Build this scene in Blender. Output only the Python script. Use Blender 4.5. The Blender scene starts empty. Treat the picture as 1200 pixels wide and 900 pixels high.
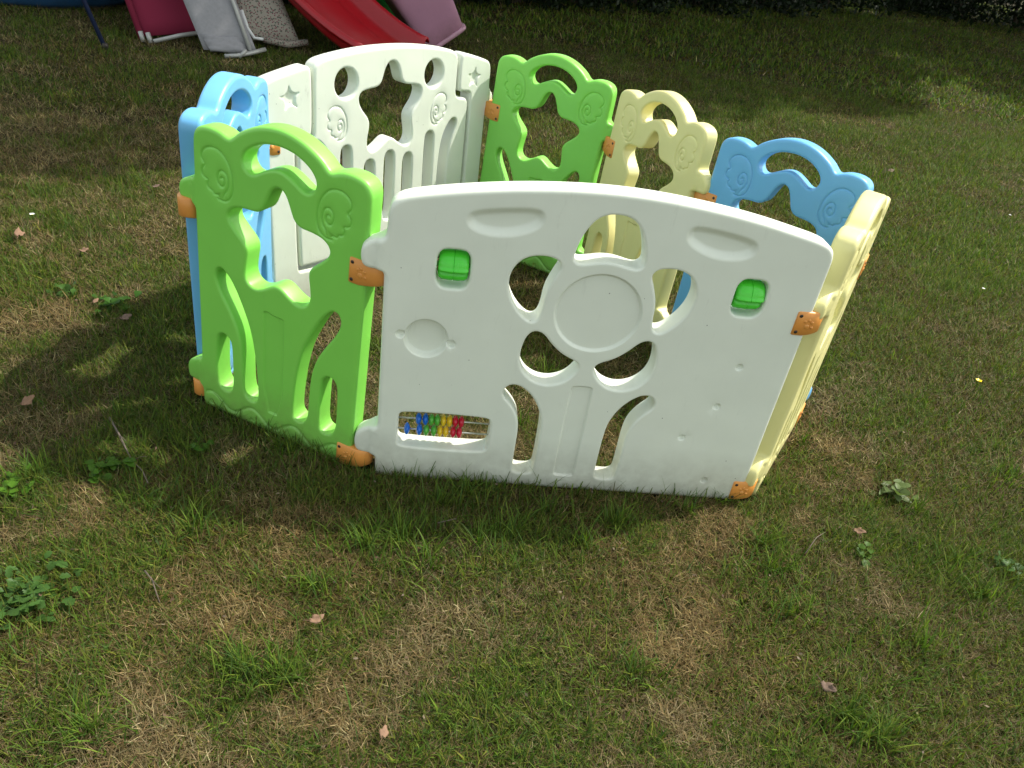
import bpy, bmesh, math, random
import numpy as np
from mathutils import Vector, Matrix, kdtree
from mathutils.geometry import delaunay_2d_cdt

rng = np.random.default_rng(7)
random.seed(7)
C = bpy.context.scene.collection

# ------------------------------------------------------------------ camera
CF, CP, CR, CH = 918.837, 0.572187, 0.174439, 1.04468
_F = np.array([0, math.cos(CP), -math.sin(CP)])
_U0 = np.array([0, math.sin(CP), math.cos(CP)])
_R0 = np.array([1.0, 0, 0])
_R = _R0*math.cos(CR) + _U0*math.sin(CR)
_U = -_R0*math.sin(CR) + _U0*math.cos(CR)
cam_d = bpy.data.cameras.new('camera')
cam = bpy.data.objects.new('camera', cam_d)
C.objects.link(cam)
m = Matrix(((_R[0], _U[0], -_F[0], 0), (_R[1], _U[1], -_F[1], 0), (_R[2], _U[2], -_F[2], CH), (0, 0, 0, 1)))
cam.matrix_world = m
cam_d.sensor_width = 36
cam_d.lens = 36*CF/1200
cam_d.clip_start = 0.02
cam_d.clip_end = 500
bpy.context.scene.camera = cam


def G(px, py, z=0.0):
    """ground point under a place of the photograph (1200x900)"""
    D = _F*CF + _R*(px-600) - _U*(py-450)
    t = (z-CH)/D[2]
    return np.array([D[0]*t, D[1]*t, z])


def ppx(X):
    q = X - np.array([0, 0, CH])
    w = q@_F
    return 600 + CF*(q@_R)/w, 450 - CF*(q@_U)/w, w


# ------------------------------------------------------------------ world and sun
SV = Vector((0.61, 0.37, 1.0)).normalized()
ELEV = math.asin(SV.z)
AZ = math.atan2(SV.x, SV.y)
world = bpy.data.worlds.new('World')
bpy.context.scene.world = world
world.use_nodes = True
nt = world.node_tree
nt.nodes.clear()
sky = nt.nodes.new('ShaderNodeTexSky')
sky.sky_type = 'NISHITA'
sky.sun_disc = False
sky.sun_elevation = ELEV
sky.sun_rotation = AZ
sky.air_density = 1.2
sky.dust_density = 2.0
bg = nt.nodes.new('ShaderNodeBackground')
bg.inputs['Strength'].default_value = 0.15
wo = nt.nodes.new('ShaderNodeOutputWorld')
hs = nt.nodes.new('ShaderNodeHueSaturation')   # thin white haze in the sky light
hs.inputs['Saturation'].default_value = 0.45
nt.links.new(sky.outputs[0], hs.inputs['Color'])
tint = nt.nodes.new('ShaderNodeMix')
tint.data_type = 'RGBA'
tint.blend_type = 'MULTIPLY'
tint.inputs[0].default_value = 1.0
tint.inputs[7].default_value = (1.0, 0.99, 0.88, 1)
nt.links.new(hs.outputs[0], tint.inputs[6])
nt.links.new(tint.outputs[2], bg.inputs[0])
nt.links.new(bg.outputs[0], wo.inputs[0])
sl = bpy.data.lights.new('sun', 'SUN')
sl.energy = 2.95
sl.angle = math.radians(0.53)
sl.color = (1.0, 0.95, 0.86)
so = bpy.data.objects.new('sun', sl)
C.objects.link(so)
so.rotation_euler = SV.to_track_quat('Z', 'Y').to_euler()
so.location = (4, 3, 8)
sc = bpy.context.scene
sc.view_settings.view_transform = 'Standard'
sc.view_settings.look = 'None'
sc.view_settings.gamma = 1
sc.view_settings.exposure = 1.06
sc.render.engine = 'CYCLES'
sc.cycles.max_bounces = 7
sc.cycles.diffuse_bounces = 4
sc.cycles.transmission_bounces = 3
sc.cycles.sample_clamp_indirect = 6


# ------------------------------------------------------------------ tagging
def tag(o, label=None, cat=None, group=None, kind=None):
    if label: o['label'] = label
    if cat: o['category'] = cat
    if group: o['group'] = group
    if kind: o['kind'] = kind
    return o


def empty(name, loc=(0, 0, 0), rz=0.0):
    o = bpy.data.objects.new(name, None)
    o.empty_display_size = 0.1
    C.objects.link(o)
    o.location = loc
    o.rotation_euler = (0, 0, rz)
    return o


def link(name, me, parent=None, mats=()):
    o = bpy.data.objects.new(name, me)
    C.objects.link(o)
    for mm in mats:
        me.materials.append(mm)
    if parent is not None:
        o.parent = parent
    return o


def mesh_np(name, V, faces_idx, loop_start, loop_total, smooth=True):
    me = bpy.data.meshes.new(name)
    me.vertices.add(len(V))
    me.vertices.foreach_set('co', np.asarray(V, np.float32).ravel())
    me.loops.add(len(faces_idx))
    me.loops.foreach_set('vertex_index', np.asarray(faces_idx, np.int32))
    me.polygons.add(len(loop_start))
    me.polygons.foreach_set('loop_start', np.asarray(loop_start, np.int32))
    me.polygons.foreach_set('loop_total', np.asarray(loop_total, np.int32))
    if smooth:
        me.polygons.foreach_set('use_smooth', np.ones(len(loop_start), bool))
    me.update(calc_edges=True)
    return me


# ------------------------------------------------------------------ materials
def new_mat(name):
    mt = bpy.data.materials.new(name)
    mt.use_nodes = True
    t = mt.node_tree
    b = t.nodes['Principled BSDF']
    return mt, t, b


def N(t, typ, **kw):
    n = t.nodes.new(typ)
    for k, v in kw.items():
        setattr(n, k, v)
    return n


def noise(t, scale, detail=3, rough=0.5, vec=None):
    n = N(t, 'ShaderNodeTexNoise')
    n.inputs['Scale'].default_value = scale
    n.inputs['Detail'].default_value = detail
    n.inputs['Roughness'].default_value = rough
    if vec is not None:
        t.links.new(vec, n.inputs['Vector'])
    return n


def ramp(t, src, stops):
    r = N(t, 'ShaderNodeValToRGB')
    e = r.color_ramp.elements
    e[0].position, e[0].color = stops[0][0], (*stops[0][1], 1)
    e[1].position, e[1].color = stops[-1][0], (*stops[-1][1], 1)
    for p, c in stops[1:-1]:
        q = e.new(p)
        q.color = (*c, 1)
    t.links.new(src, r.inputs[0])
    return r


def mixc(t, a, b, fac, mode='MIX'):
    n = N(t, 'ShaderNodeMix', data_type='RGBA', blend_type=mode)
    for sock, v in ((n.inputs[6], a), (n.inputs[7], b), (n.inputs[0], fac)):
        if hasattr(v, 'is_output') or isinstance(v, bpy.types.NodeSocket):
            t.links.new(v, sock)
        elif isinstance(v, (int, float)):
            sock.default_value = v
        else:
            sock.default_value = (*v, 1)
    return n.outputs[2]


def plastic(name, col, dirt=0.25, rough=0.36, specks=True, scuff=0.3, dirtcol=(0.16, 0.12, 0.06)):
    mt, t, b = new_mat(name)
    tc = N(t, 'ShaderNodeTexCoord')
    ob = tc.outputs['Object']
    n1 = noise(t, 7, 4, 0.6, ob)
    c1 = mixc(t, col, tuple(c*0.86 for c in col), n1.outputs[0])
    # grime low down, a real film of soil splashed on the plastic
    sep = N(t, 'ShaderNodeSeparateXYZ')
    t.links.new(ob, sep.inputs[0])
    mr = N(t, 'ShaderNodeMapRange')
    mr.inputs[1].default_value = 0.13
    mr.inputs[2].default_value = 0.0
    t.links.new(sep.outputs[2], mr.inputs[0])
    n2 = noise(t, 28, 5, 0.7, ob)
    mu = N(t, 'ShaderNodeMath', operation='MULTIPLY')
    t.links.new(mr.outputs[0], mu.inputs[0])
    t.links.new(n2.outputs[0], mu.inputs[1])
    mu2 = N(t, 'ShaderNodeMath', operation='MULTIPLY')
    t.links.new(mu.outputs[0], mu2.inputs[0])
    mu2.inputs[1].default_value = dirt
    c2 = mixc(t, c1, dirtcol, mu2.outputs[0])
    out = c2
    if specks:
        vo = N(t, 'ShaderNodeTexVoronoi')
        vo.inputs['Scale'].default_value = 36
        t.links.new(ob, vo.inputs['Vector'])
        rs = N(t, 'ShaderNodeMath', operation='LESS_THAN')
        t.links.new(vo.outputs['Distance'], rs.inputs[0])
        rs.inputs[1].default_value = 0.035
        n5 = noise(t, 5, 1, 0.5, ob)
        gt = N(t, 'ShaderNodeMath', operation='GREATER_THAN')
        t.links.new(n5.outputs[0], gt.inputs[0])
        gt.inputs[1].default_value = 0.55
        mm = N(t, 'ShaderNodeMath', operation='MULTIPLY')
        t.links.new(rs.outputs[0], mm.inputs[0])
        t.links.new(gt.outputs[0], mm.inputs[1])
        out = mixc(t, out, (0.05, 0.04, 0.03), mm.outputs[0])
    if scuff:
        mp = N(t, 'ShaderNodeMapping')
        mp.inputs['Scale'].default_value = (1, 1, 0.22)
        t.links.new(ob, mp.inputs[0])
        n6 = noise(t, 55, 6, 0.75, mp.outputs[0])
        rr = ramp(t, n6.outputs[0], [(0.60, (0, 0, 0)), (0.74, (1, 1, 1))])
        mm3 = N(t, 'ShaderNodeMath', operation='MULTIPLY')
        t.links.new(rr.outputs[0], mm3.inputs[0])
        mm3.inputs[1].default_value = scuff
        out = mixc(t, out, tuple(c*0.45+0.02 for c in dirtcol), mm3.outputs[0])
    t.links.new(out, b.inputs['Base Color'])
    n3 = noise(t, 16, 4, 0.6, ob)
    rr = N(t, 'ShaderNodeMapRange')
    rr.inputs[3].default_value = rough-0.06
    rr.inputs[4].default_value = rough+0.12
    t.links.new(n3.outputs[0], rr.inputs[0])
    t.links.new(rr.outputs[0], b.inputs['Roughness'])
    b.inputs['IOR'].default_value = 1.5
    b.inputs['Subsurface Weight'].default_value = 0.12
    b.inputs['Subsurface Radius'].default_value = (0.006, 0.006, 0.005)
    b.inputs['Subsurface Scale'].default_value = 1.0
    n4 = noise(t, 9, 2, 0.4, ob)
    bp = N(t, 'ShaderNodeBump')
    bp.inputs['Strength'].default_value = 0.35
    bp.inputs['Distance'].default_value = 0.006
    t.links.new(n4.outputs[0], bp.inputs['Height'])
    n7 = noise(t, 420, 2, 0.5, ob)
    bp2 = N(t, 'ShaderNodeBump')
    bp2.inputs['Strength'].default_value = 0.12
    bp2.inputs['Distance'].default_value = 0.0006
    t.links.new(n7.outputs[0], bp2.inputs['Height'])
    t.links.new(bp.outputs[0], bp2.inputs['Normal'])
    t.links.new(bp2.outputs[0], b.inputs['Normal'])
    return mt


M = {}
M['white'] = plastic('ivory_white_plastic', (0.80, 0.84, 0.73), dirt=0.9, scuff=0.10)
M['gate'] = plastic('weathered_white_plastic', (0.70, 0.74, 0.65), dirt=0.8, scuff=0.32)
M['green'] = plastic('lime_green_plastic', (0.235, 0.66, 0.095), specks=False, dirt=0.9, scuff=0.08)
M['yellow'] = plastic('pale_yellow_plastic', (0.80, 0.75, 0.34), specks=False, dirt=0.5, scuff=0.07)
M['blue'] = plastic('sky_blue_plastic', (0.155, 0.45, 0.77), specks=False, dirt=0.5, scuff=0.05)
M['orange'] = plastic('orange_plastic', (0.82, 0.33, 0.065), dirt=0.3, scuff=0.03, specks=False)
M['roller'] = plastic('bright_green_plastic', (0.08, 0.68, 0.04), dirt=0, scuff=0, specks=False, rough=0.22)
for nm, cc in (('bead_blue', (0.01, 0.15, 0.65)), ('bead_green', (0.10, 0.45, 0.05)), ('bead_yellow', (0.80, 0.55, 0.02)), ('bead_red', (0.60, 0.01, 0.04))):
    M[nm] = plastic(nm+'_plastic', cc, dirt=0, scuff=0, specks=False, rough=0.2)
M['pink'] = plastic('faded_pink_plastic', (0.66, 0.34, 0.50), dirt=0.9, scuff=0.35)
M['red'] = plastic('red_slide_plastic', (0.36, 0.006, 0.012), dirt=0.4, scuff=0.12)
M['tub_blue'] = plastic('deep_blue_plastic', (0.008, 0.10, 0.26), dirt=0.4, scuff=0.15)
M['teal'] = plastic('teal_plastic', (0.01, 0.18, 0.22), dirt=0.4, scuff=0.2)
M['dgreen'] = plastic('leaf_green_plastic', (0.02, 0.20, 0.035), dirt=0.4, scuff=0.2)


def simple(name, col, rough=0.6, metal=0.0, var=0.3, scale=40, bump=0.3, bdist=0.002):
    mt, t, b = new_mat(name)
    tc = N(t, 'ShaderNodeTexCoord')
    n1 = noise(t, scale, 5, 0.6, tc.outputs['Object'])
    c = mixc(t, tuple(x*(1-var) for x in col), tuple(min(1, x*(1+var)) for x in col), n1.outputs[0])
    t.links.new(c, b.inputs['Base Color'])
    b.inputs['Roughness'].default_value = rough
    b.inputs['Metallic'].default_value = metal
    bp = N(t, 'ShaderNodeBump')
    bp.inputs['Strength'].default_value = bump
    bp.inputs['Distance'].default_value = bdist
    t.links.new(n1.outputs[0], bp.inputs['Height'])
    t.links.new(bp.outputs[0], b.inputs['Normal'])
    return mt


M['screw'] = simple('dark_screw_steel', (0.06, 0.05, 0.045), 0.5, 0.6)
M['steel'] = simple('bare_steel', (0.62, 0.62, 0.60), 0.28, 1.0, 0.1)
M['navy'] = simple('navy_painted_metal', (0.02, 0.03, 0.08), 0.35, 0.3)
M['maroon'] = simple('maroon_fabric', (0.17, 0.005, 0.03), 0.9, 0, 0.2, 300)
M['greyfab'] = simple('worn_grey_fabric', (0.24, 0.235, 0.245), 0.95, 0, 0.18, 60)
M['tube'] = simple('white_painted_tube', (0.36, 0.36, 0.34), 0.4, 0.2, 0.2, 60)
M['deadleaf'] = simple('dry_brown_leaf', (0.19, 0.11, 0.065), 0.8, 0, 0.35, 90)
M['deadleaf2'] = simple('grey_brown_leaf', (0.13, 0.085, 0.06), 0.85, 0, 0.3, 90)
M['twig'] = simple('grey_twig_bark', (0.11, 0.085, 0.065), 0.9, 0, 0.4, 200)
M['bark'] = simple('tree_bark', (0.12, 0.09, 0.065), 0.95, 0, 0.4, 12, 1.0, 0.03)
M['petal_w'] = simple('white_petals', (0.8, 0.8, 0.78), 0.6, 0, 0.05)
M['petal_y'] = simple('yellow_petals', (0.85, 0.62, 0.01), 0.4, 0, 0.1)


def floral():
    mt, t, b = new_mat('floral_print_fabric')
    tc = N(t, 'ShaderNodeTexCoord')
    ob = tc.outputs['Object']
    v1 = N(t, 'ShaderNodeTexVoronoi')
    v1.inputs['Scale'].default_value = 85
    t.links.new(ob, v1.inputs['Vector'])
    v2 = N(t, 'ShaderNodeTexVoronoi')
    v2.inputs['Scale'].default_value = 60
    v2.inputs['Randomness'].default_value = 1
    t.links.new(ob, v2.inputs['Vector'])
    r1 = ramp(t, v1.outputs['Distance'], [(0.30, (1, 1, 1)), (0.36, (0, 0, 0))])
    r2 = ramp(t, v2.outputs['Distance'], [(0.26, (1, 1, 1)), (0.32, (0, 0, 0))])
    c = mixc(t, (0.30, 0.27, 0.22), (0.17, 0.05, 0.06), r1.outputs[0])
    c = mixc(t, c, (0.09, 0.11, 0.08), r2.outputs[0])
    t.links.new(c, b.inputs['Base Color'])
    b.inputs['Roughness'].default_value = 0.95
    return mt


M['floral'] = floral()


def foliage_mat(name, trans=0.35, rough=0.5):
    """base colour from the per-leaf colour attribute; thin leaves let light through"""
    mt, t, b = new_mat(name)
    at = N(t, 'ShaderNodeAttribute')
    at.attribute_name = 'col'
    t.links.new(at.outputs['Color'], b.inputs['Base Color'])
    b.inputs['Roughness'].default_value = rough
    b.inputs['Specular IOR Level'].default_value = 0.16
    tr = N(t, 'ShaderNodeBsdfTranslucent')
    mul = mixc(t, at.outputs['Color'], (1.0, 1.15, 0.55), 1.0, 'MULTIPLY')
    t.links.new(mul, tr.inputs[0])
    mx = N(t, 'ShaderNodeMixShader')
    mx.inputs[0].default_value = trans
    t.links.new(b.outputs[0], mx.inputs[1])
    t.links.new(tr.outputs[0], mx.inputs[2])
    out = [n for n in t.nodes if n.type == 'OUTPUT_MATERIAL'][0]
    t.links.new(mx.outputs[0], out.inputs[0])
    return mt


M['grass'] = foliage_mat('grass_blades', 0.35, 0.6)
M['straw'] = foliage_mat('dry_grass', 0.25, 0.6)
M['leaf'] = foliage_mat('broad_leaves', 0.3, 0.45)
M['crown'] = foliage_mat('tree_leaves', 0.2, 0.5)


# ------------------------------------------------------------------ panel builder
def area2(P):
    x, y = P[:, 0], P[:, 1]
    return float(np.sum(x*np.roll(y, -1) - np.roll(x, -1)*y))


def resample(P, step, closed=True):
    Q = np.vstack([P, P[:1]]) if closed else P
    L = np.r_[0, np.cumsum(np.linalg.norm(np.diff(Q, axis=0), axis=1))]
    n = max(3, int(round(L[-1]/step)))
    s = np.linspace(0, L[-1], n, endpoint=not closed)
    return np.c_[np.interp(s, L, Q[:, 0]), np.interp(s, L, Q[:, 1])]


def smooth_loop(pts, it=3, step=0.0026, g=2, ccw=True):
    P = np.array(pts, float)
    for _ in range(min(it, 2) if len(pts) > 12 else it):
        a = P*0.75 + np.roll(P, -1, 0)*0.25
        b = P*0.25 + np.roll(P, -1, 0)*0.75
        P = np.stack([a, b], 1).reshape(-1, 2)
    P = resample(P, step)
    for _ in range(g):
        P = 0.5*P + 0.25*(np.roll(P, 1, 0)+np.roll(P, -1, 0))
    if (area2(P) > 0) != ccw:
        P = P[::-1].copy()
    return P


def smooth_line(pts, it=3, step=0.0018):
    P = np.array(pts, float)
    for _ in range(it):
        a = P[:-1]*0.75 + P[1:]*0.25
        b = P[:-1]*0.25 + P[1:]*0.75
        P = np.vstack([P[:1], np.stack([a, b], 1).reshape(-1, 2), P[-1:]])
    return resample(P, step, False)


def offset(P, d):
    """move a closed loop to its left by d, in small relaxed steps"""
    n = max(1, int(abs(d)/0.0006))
    P = P.copy()
    for _ in range(n):
        t = np.roll(P, -1, 0) - np.roll(P, 1, 0)
        t /= np.linalg.norm(t, axis=1)[:, None]+1e-12
        nn = np.c_[-t[:, 1], t[:, 0]]
        P = P + nn*(d/n)
        P = 0.8*P + 0.1*(np.roll(P, 1, 0)+np.roll(P, -1, 0))
    return P


def inside(Q, P):
    x, y = Q[:, 0][:, None], Q[:, 1][:, None]
    x1, y1 = P[:, 0][None], P[:, 1][None]
    P2 = np.roll(P, -1, 0)
    x2, y2 = P2[:, 0][None], P2[:, 1][None]
    res = np.zeros(len(Q), bool)
    for k in range(0, len(Q), 4000):
        xs, ys = x[k:k+4000], y[k:k+4000]
        c = ((y1 > ys) != (y2 > ys)) & (xs < (x2-x1)*(ys-y1)/(y2-y1+1e-15)+x1)
        res[k:k+4000] = (c.sum(1) % 2) == 1
    return res


def dist_line(Q, P, closed):
    A = P if closed else P[:-1]
    B = np.roll(P, -1, 0) if closed else P[1:]
    out = np.empty(len(Q))
    for k in range(0, len(Q), 3000):
        q = Q[k:k+3000][:, None]
        ab = (B-A)[None]
        t = np.clip(((q-A[None])*ab).sum(2)/((ab**2).sum(2)+1e-15), 0, 1)
        out[k:k+3000] = np.sqrt((((A[None]+ab*t[..., None])-q)**2).sum(2).min(1))
    return out


def sstep(x):
    x = np.clip(x, 0, 1)
    return x*x*(3-2*x)


def build_panel(name, outer, holes, details, T=0.022, r_out=0.010, r_hole=0.006, ubody=None, coarse=0.014):
    """solid blow-moulded panel: outline with holes, rounded edges, grooves and dishes in both faces"""
    loops = [(smooth_loop(outer, 3, ccw=True), r_out)]
    for h in holes:
        loops.append((smooth_loop(h, 3, ccw=False), r_hole))
    V, faces = [], []
    caps = []
    K = 6
    for P, r in loops:
        rings = []
        prev, s0 = P, 0.0
        for k in range(K+1):
            a = math.pi/2*k/K
            s = r*(1-math.cos(a))
            prev = offset(prev, s-s0) if s > s0 else prev
            s0 = s
            rings.append((prev, T-r*(1-math.sin(a))))
        last = offset(prev, 0.0016)
        rings.append((last, T))
        n = len(P)
        base = len(V)
        for side in (-1, 1):           # -1 is the outside face (local -y)
            for R_, h in rings:
                V.extend([(p[0], side*h, p[1]) for p in R_])
        nr = len(rings)

        def vid(side, ring, i):
            return base + (side*nr+ring)*n + (i % n)
        for i in range(n):
            faces.append((vid(0, 0, i), vid(0, 0, i+1), vid(1, 0, i+1), vid(1, 0, i)))
            for k in range(nr-1):
                faces.append((vid(0, k, i), vid(0, k+1, i), vid(0, k+1, i+1), vid(0, k, i+1)))
                faces.append((vid(1, k, i), vid(1, k, i+1), vid(1, k+1, i+1), vid(1, k+1, i)))
        caps.append(last)
    # detail points
    pts = []
    for dt in details:
        P = dt['P']
        if dt['type'] == 'line':
            t = np.gradient(P, axis=0)
            t /= np.linalg.norm(t, axis=1)[:, None]+1e-12
            nn = np.c_[-t[:, 1], t[:, 0]]
            w = dt['w']
            for k in (-2.2, -1.4, -0.7, 0, 0.7, 1.4, 2.2):
                pts.append(P+nn*k*w)
        else:
            w = dt['w']
            for k in np.linspace(-0.1, 1.1, 9):
                pts.append(offset(P, k*w))
    fine = np.vstack(pts) if pts else np.zeros((0, 2))
    lo, hi = caps[0].min(0), caps[0].max(0)
    gx, gy = np.meshgrid(np.arange(lo[0], hi[0], coarse), np.arange(lo[1], hi[1], coarse))
    grid = np.c_[gx.ravel(), gy.ravel()] + rng.normal(0, 0.0008, (gx.size, 2))

    def solid(Q):
        s = inside(Q, caps[0])
        for c in caps[1:]:
            s &= ~inside(Q, c)
        return s

    kd_pts = np.vstack(caps+[fine]) if len(fine) else np.vstack(caps)
    kd = kdtree.KDTree(len(kd_pts))
    for i, p in enumerate(kd_pts):
        kd.insert((p[0], p[1], 0), i)
    kd.balance()
    grid = np.array([p for p in grid if kd.find((p[0], p[1], 0))[2] > 0.006] or [[9, 9]])
    # thin out coincident fine points and those at the rim
    keep, seen = [], set()
    for p in fine:
        k = (round(p[0]/0.0007), round(p[1]/0.0007))
        if k in seen:
            continue
        seen.add(k)
        keep.append(p)
    fine = np.array(keep) if keep else np.zeros((0, 2))
    ringpts = np.vstack(caps)
    kr = kdtree.KDTree(len(ringpts))
    for i, p in enumerate(ringpts):
        kr.insert((p[0], p[1], 0), i)
    kr.balance()
    if len(fine):
        fine = np.array([p for p in fine if kr.find((p[0], p[1], 0))[2] > 0.0012] or [[9, 9]])
    allp = np.vstack([fine, grid]) if len(fine) else grid
    allp = allp[solid(allp)]
    h = np.zeros(len(allp))
    for dt in details:
        P = dt['P']
        if dt['type'] == 'line':
            dd = dist_line(allp, P, False)
            h = np.minimum(h, -dt['d']*np.exp(-(dd/dt['w'])**2))
        else:
            dd = dist_line(allp, P, True)
            ins = inside(allp, P)
            h = np.where(ins, h - dt['d']*sstep(dd/dt['w']), h)
    ein, off = [], 0
    for c in caps:
        n = len(c)
        ein += [(off+i, off+(i+1) % n) for i in range(n)]
        off += n
    co = [Vector((float(a), float(b))) for a, b in np.vstack([ringpts, allp])]
    vo, eo, fo, ov, oe, of = delaunay_2d_cdt(co, ein, [], 0, 1e-7)
    vo2 = np.array([(v[0], v[1]) for v in vo])
    nring = len(ringpts)
    hh = np.zeros(len(vo2))
    for i, o in enumerate(ov):
        if o and o[0] >= nring:
            hh[i] = h[o[0]-nring]
    F = np.array([f for f in fo if len(f) == 3])
    cen = vo2[F].mean(1)
    F = F[solid(cen)]
    for side in (-1, 1):
        b0 = len(V)
        V.extend([(p[0], side*(T+q), p[1]) for p, q in zip(vo2, hh)])
        for f in F:
            a, b, c = (int(f[0])+b0, int(f[1])+b0, int(f[2])+b0)
            faces.append((a, b, c) if side < 0 else (c, b, a))
    V = np.array(V)
    if ubody is not None:
        k = 1-0.28*sstep((np.abs(V[:, 0])-ubody)/0.012)
        V[:, 1] *= k
    me = bpy.data.meshes.new(name)
    me.from_pydata([tuple(v) for v in V], [], faces)
    bm = bmesh.new()
    bm.from_mesh(me)
    bmesh.ops.remove_doubles(bm, verts=bm.verts, dist=0.00004)
    bmesh.ops.recalc_face_normals(bm, faces=bm.faces)
    for f in bm.faces:
        f.smooth = True
    bm.to_mesh(me)
    bm.free()
    me.update()
    return me


def mir(half, top_closed=True):
    """mirror a right-hand half (u>=0) listed top to bottom or the reverse"""
    h = list(half)
    return h + [(-u, v) for u, v in h[::-1] if abs(u) > 1e-6]


def flip(pts):
    return [(-u, v) for u, v in pts]


def circle(cx, cy, r, n=40, ry=None):
    ry = ry or r
    return [(cx+r*math.cos(2*math.pi*i/n), cy+ry*math.sin(2*math.pi*i/n)) for i in range(n)]


def L_(pts, d=0.0027, w=0.0019):
    return dict(type='line', P=smooth_line(pts), d=d, w=w)


def D_(pts, d, w, it=2):
    P = smooth_loop(pts, it, 0.003, 1, ccw=True)
    return dict(type='dish', P=P, d=d, w=w)


def wing(cx=0.114, cy=0.522, s=1.0, m=1):
    o = [(.112, .476), (.097, .475), (.086, .484), (.0795, .502), (.081, .528), (.089, .548), (.102, .563), (.119, .5685), (.136, .565),
         (.147, .554), (.148, .541), (.139, .532), (.146, .527), (.149, .517), (.144, .508), (.133, .507), (.137, .499), (.134, .490), (.125, .489), (.122, .482), (.114, .484)]
    o = [(cx+m*(u-.114)*s, cy+(v-.522)*s) for u, v in o]
    sp = []
    for k in range(26):
        a = math.radians(60+k*22)
        rr = (0.0035+0.0165*k/25)*s
        sp.append((cx+m*(-.010*s+rr*0.78*math.cos(a)), cy-.009*s+rr*1.2*math.sin(a)))
    return [L_(o), L_(sp)]


# ---- small star panel
half = [(0, 0.637), (.022, .635), (.045, .629), (.065, .620), (.085, .608), (.096, .597), (.103, .592), (.110, .594), (.124, .600), (.143, .602), (.160, .600), (.174, .594), (.182, .583), (.184, .565)]
top_right_to_left = [(u, v) for u, v in half[::-1]] + [(-u, v) for u, v in half[1:]]
outer_small = [(-.1835, .007), (-.1820, .001), (-.176, 0), (.176, 0), (.1820, .001), (.1835, .007), (.1835, .30)] + top_right_to_left + [
    (-.184, .52), (-.184, .503), (-.188, .4985), (-.204, .494), (-.219, .486), (-.2255, .478), (-.2265, .466), (-.2260, .455), (-.220, .449), (-.190, .4475), (-.185, .446), (-.184, .43), (-.184, .118), (-.186, .110),
    (-.192, .108), (-.208, .103), (-.221, .094), (-.2265, .085), (-.2275, .070), (-.2265, .055), (-.220, .049), (-.190, .0475), (-.1845, .045)]
hh_ = [(0, .607), (.030, .603), (.050, .594), (.066, .583), (.076, .568), (.074, .553), (.063, .543), (.052, .543), (.035, .554), (.015, .564), (0, .567)]
hole_handle = mir(hh_)
st_ = [(0, .537), (.013, .529), (.022, .510), (.031, .486), (.045, .475), (.068, .475), (.093, .471), (.108, .459), (.109, .444), (.094, .428), (.072, .409), (.066, .396), (.070, .370), (.073, .345), (.067, .330), (.050, .322), (.030, .330), (.013, .342), (0, .347)]
hole_star = mir(st_)
slot = [(.121, .339), (.134, .339), (.142, .320), (.132, .291), (.110, .257), (.091, .220), (.082, .185), (.079, .143), (.078, .080), (.068, .062), (.052, .060), (.043, .070), (.043, .10), (.046, .14), (.051, .18), (.061, .23), (.079, .274), (.100, .315)]
slit = [(.106, .172), (.110, .188), (.121, .196), (.132, .195), (.142, .181), (.144, .12), (.143, .080), (.135, .064), (.121, .058), (.108, .065), (.105, .085), (.105, .12)]
wave = [(-.176, .036)]
for k in range(0, 37):
    u = -.165 + .33*k/36
    wave.append((u, .0285 + .0145*math.cos((u+.158)*2*math.pi/.102)))
det_small = wing() + wing(cx=-.130, m=-1) + [
    L_(wave, 0.0038, 0.0030),
    D_([(-.031, .284), (-.020, .288), (-.008, .283), (.020, .284), (.020, .27), (.019, .05), (-.029, .05), (-.030, .27)], .0035, .005, 1),
    D_(circle(-.160, .017, .008, 14), .002, .003), D_(circle(-.055, .014, .008, 14), .002, .003), D_(circle(.05, .014, .008, 14), .002, .003)]
me_small = build_panel('star_panel', outer_small, [hole_handle, hole_star, slot, flip(slot), slit, flip(slit)], det_small, r_out=0.0085, r_hole=0.0062, ubody=.186)

# ---- large front panel
tr = [(.3885, .545), (.388, .566), (.381, .582), (.362, .592), (.312, .603), (.245, .617), (.165, .6285), (.08, .637), (0, .640)]
tl = [(-.08, .637), (-.165, .629), (-.245, .617), (-.312, .604), (-.352, .594), (-.370, .583), (-.3765, .566), (-.377, .54)]
outer_large = [(-.381, .009), (-.3795, .001), (-.372, 0), (.377, 0), (.3855, .001), (.387, .009), (.387, .30)] + tr + tl + [
    (-.378, .53), (-.380, .519), (-.386, .516), (-.402, .511), (-.414, .502), (-.4195, .492), (-.4200, .476), (-.417, .463), (-.409, .4575), (-.385, .4565), (-.380, .454), (-.379, .44), (-.380, .135), (-.381, .124),
    (-.388, .121), (-.404, .116), (-.417, .106), (-.4225, .094), (-.4240, .076), (-.421, .060), (-.412, .0535), (-.387, .0520), (-.382, .049)]
pt_top = mir([(0, .602), (.022, .599), (.039, .586), (.052, .562), (.060, .533), (.062, .515), (.053, .507), (.035, .510), (.015, .515), (0, .516)])
pt_ur = [(.078, .500), (.090, .513), (.120, .516), (.148, .507), (.166, .480), (.165, .443), (.147, .409), (.122, .386), (.107, .388), (.101, .410), (.100, .445), (.088, .479)]
pt_lr = [(.014, .302), (.021, .311), (.050, .324), (.072, .343), (.089, .364), (.107, .370), (.121, .356), (.128, .318), (.122, .286), (.100, .262), (.068, .253), (.036, .264), (.018, .287)]
sl_w = [(.066, .036), (.063, .050), (.063, .12), (.065, .170), (.075, .200), (.090, .225), (.112, .245), (.131, .250), (.145, .241), (.148, .222), (.130, .204), (.114, .180), (.107, .150), (.107, .10), (.107, .050), (.104, .036), (.085, .034)]
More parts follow.
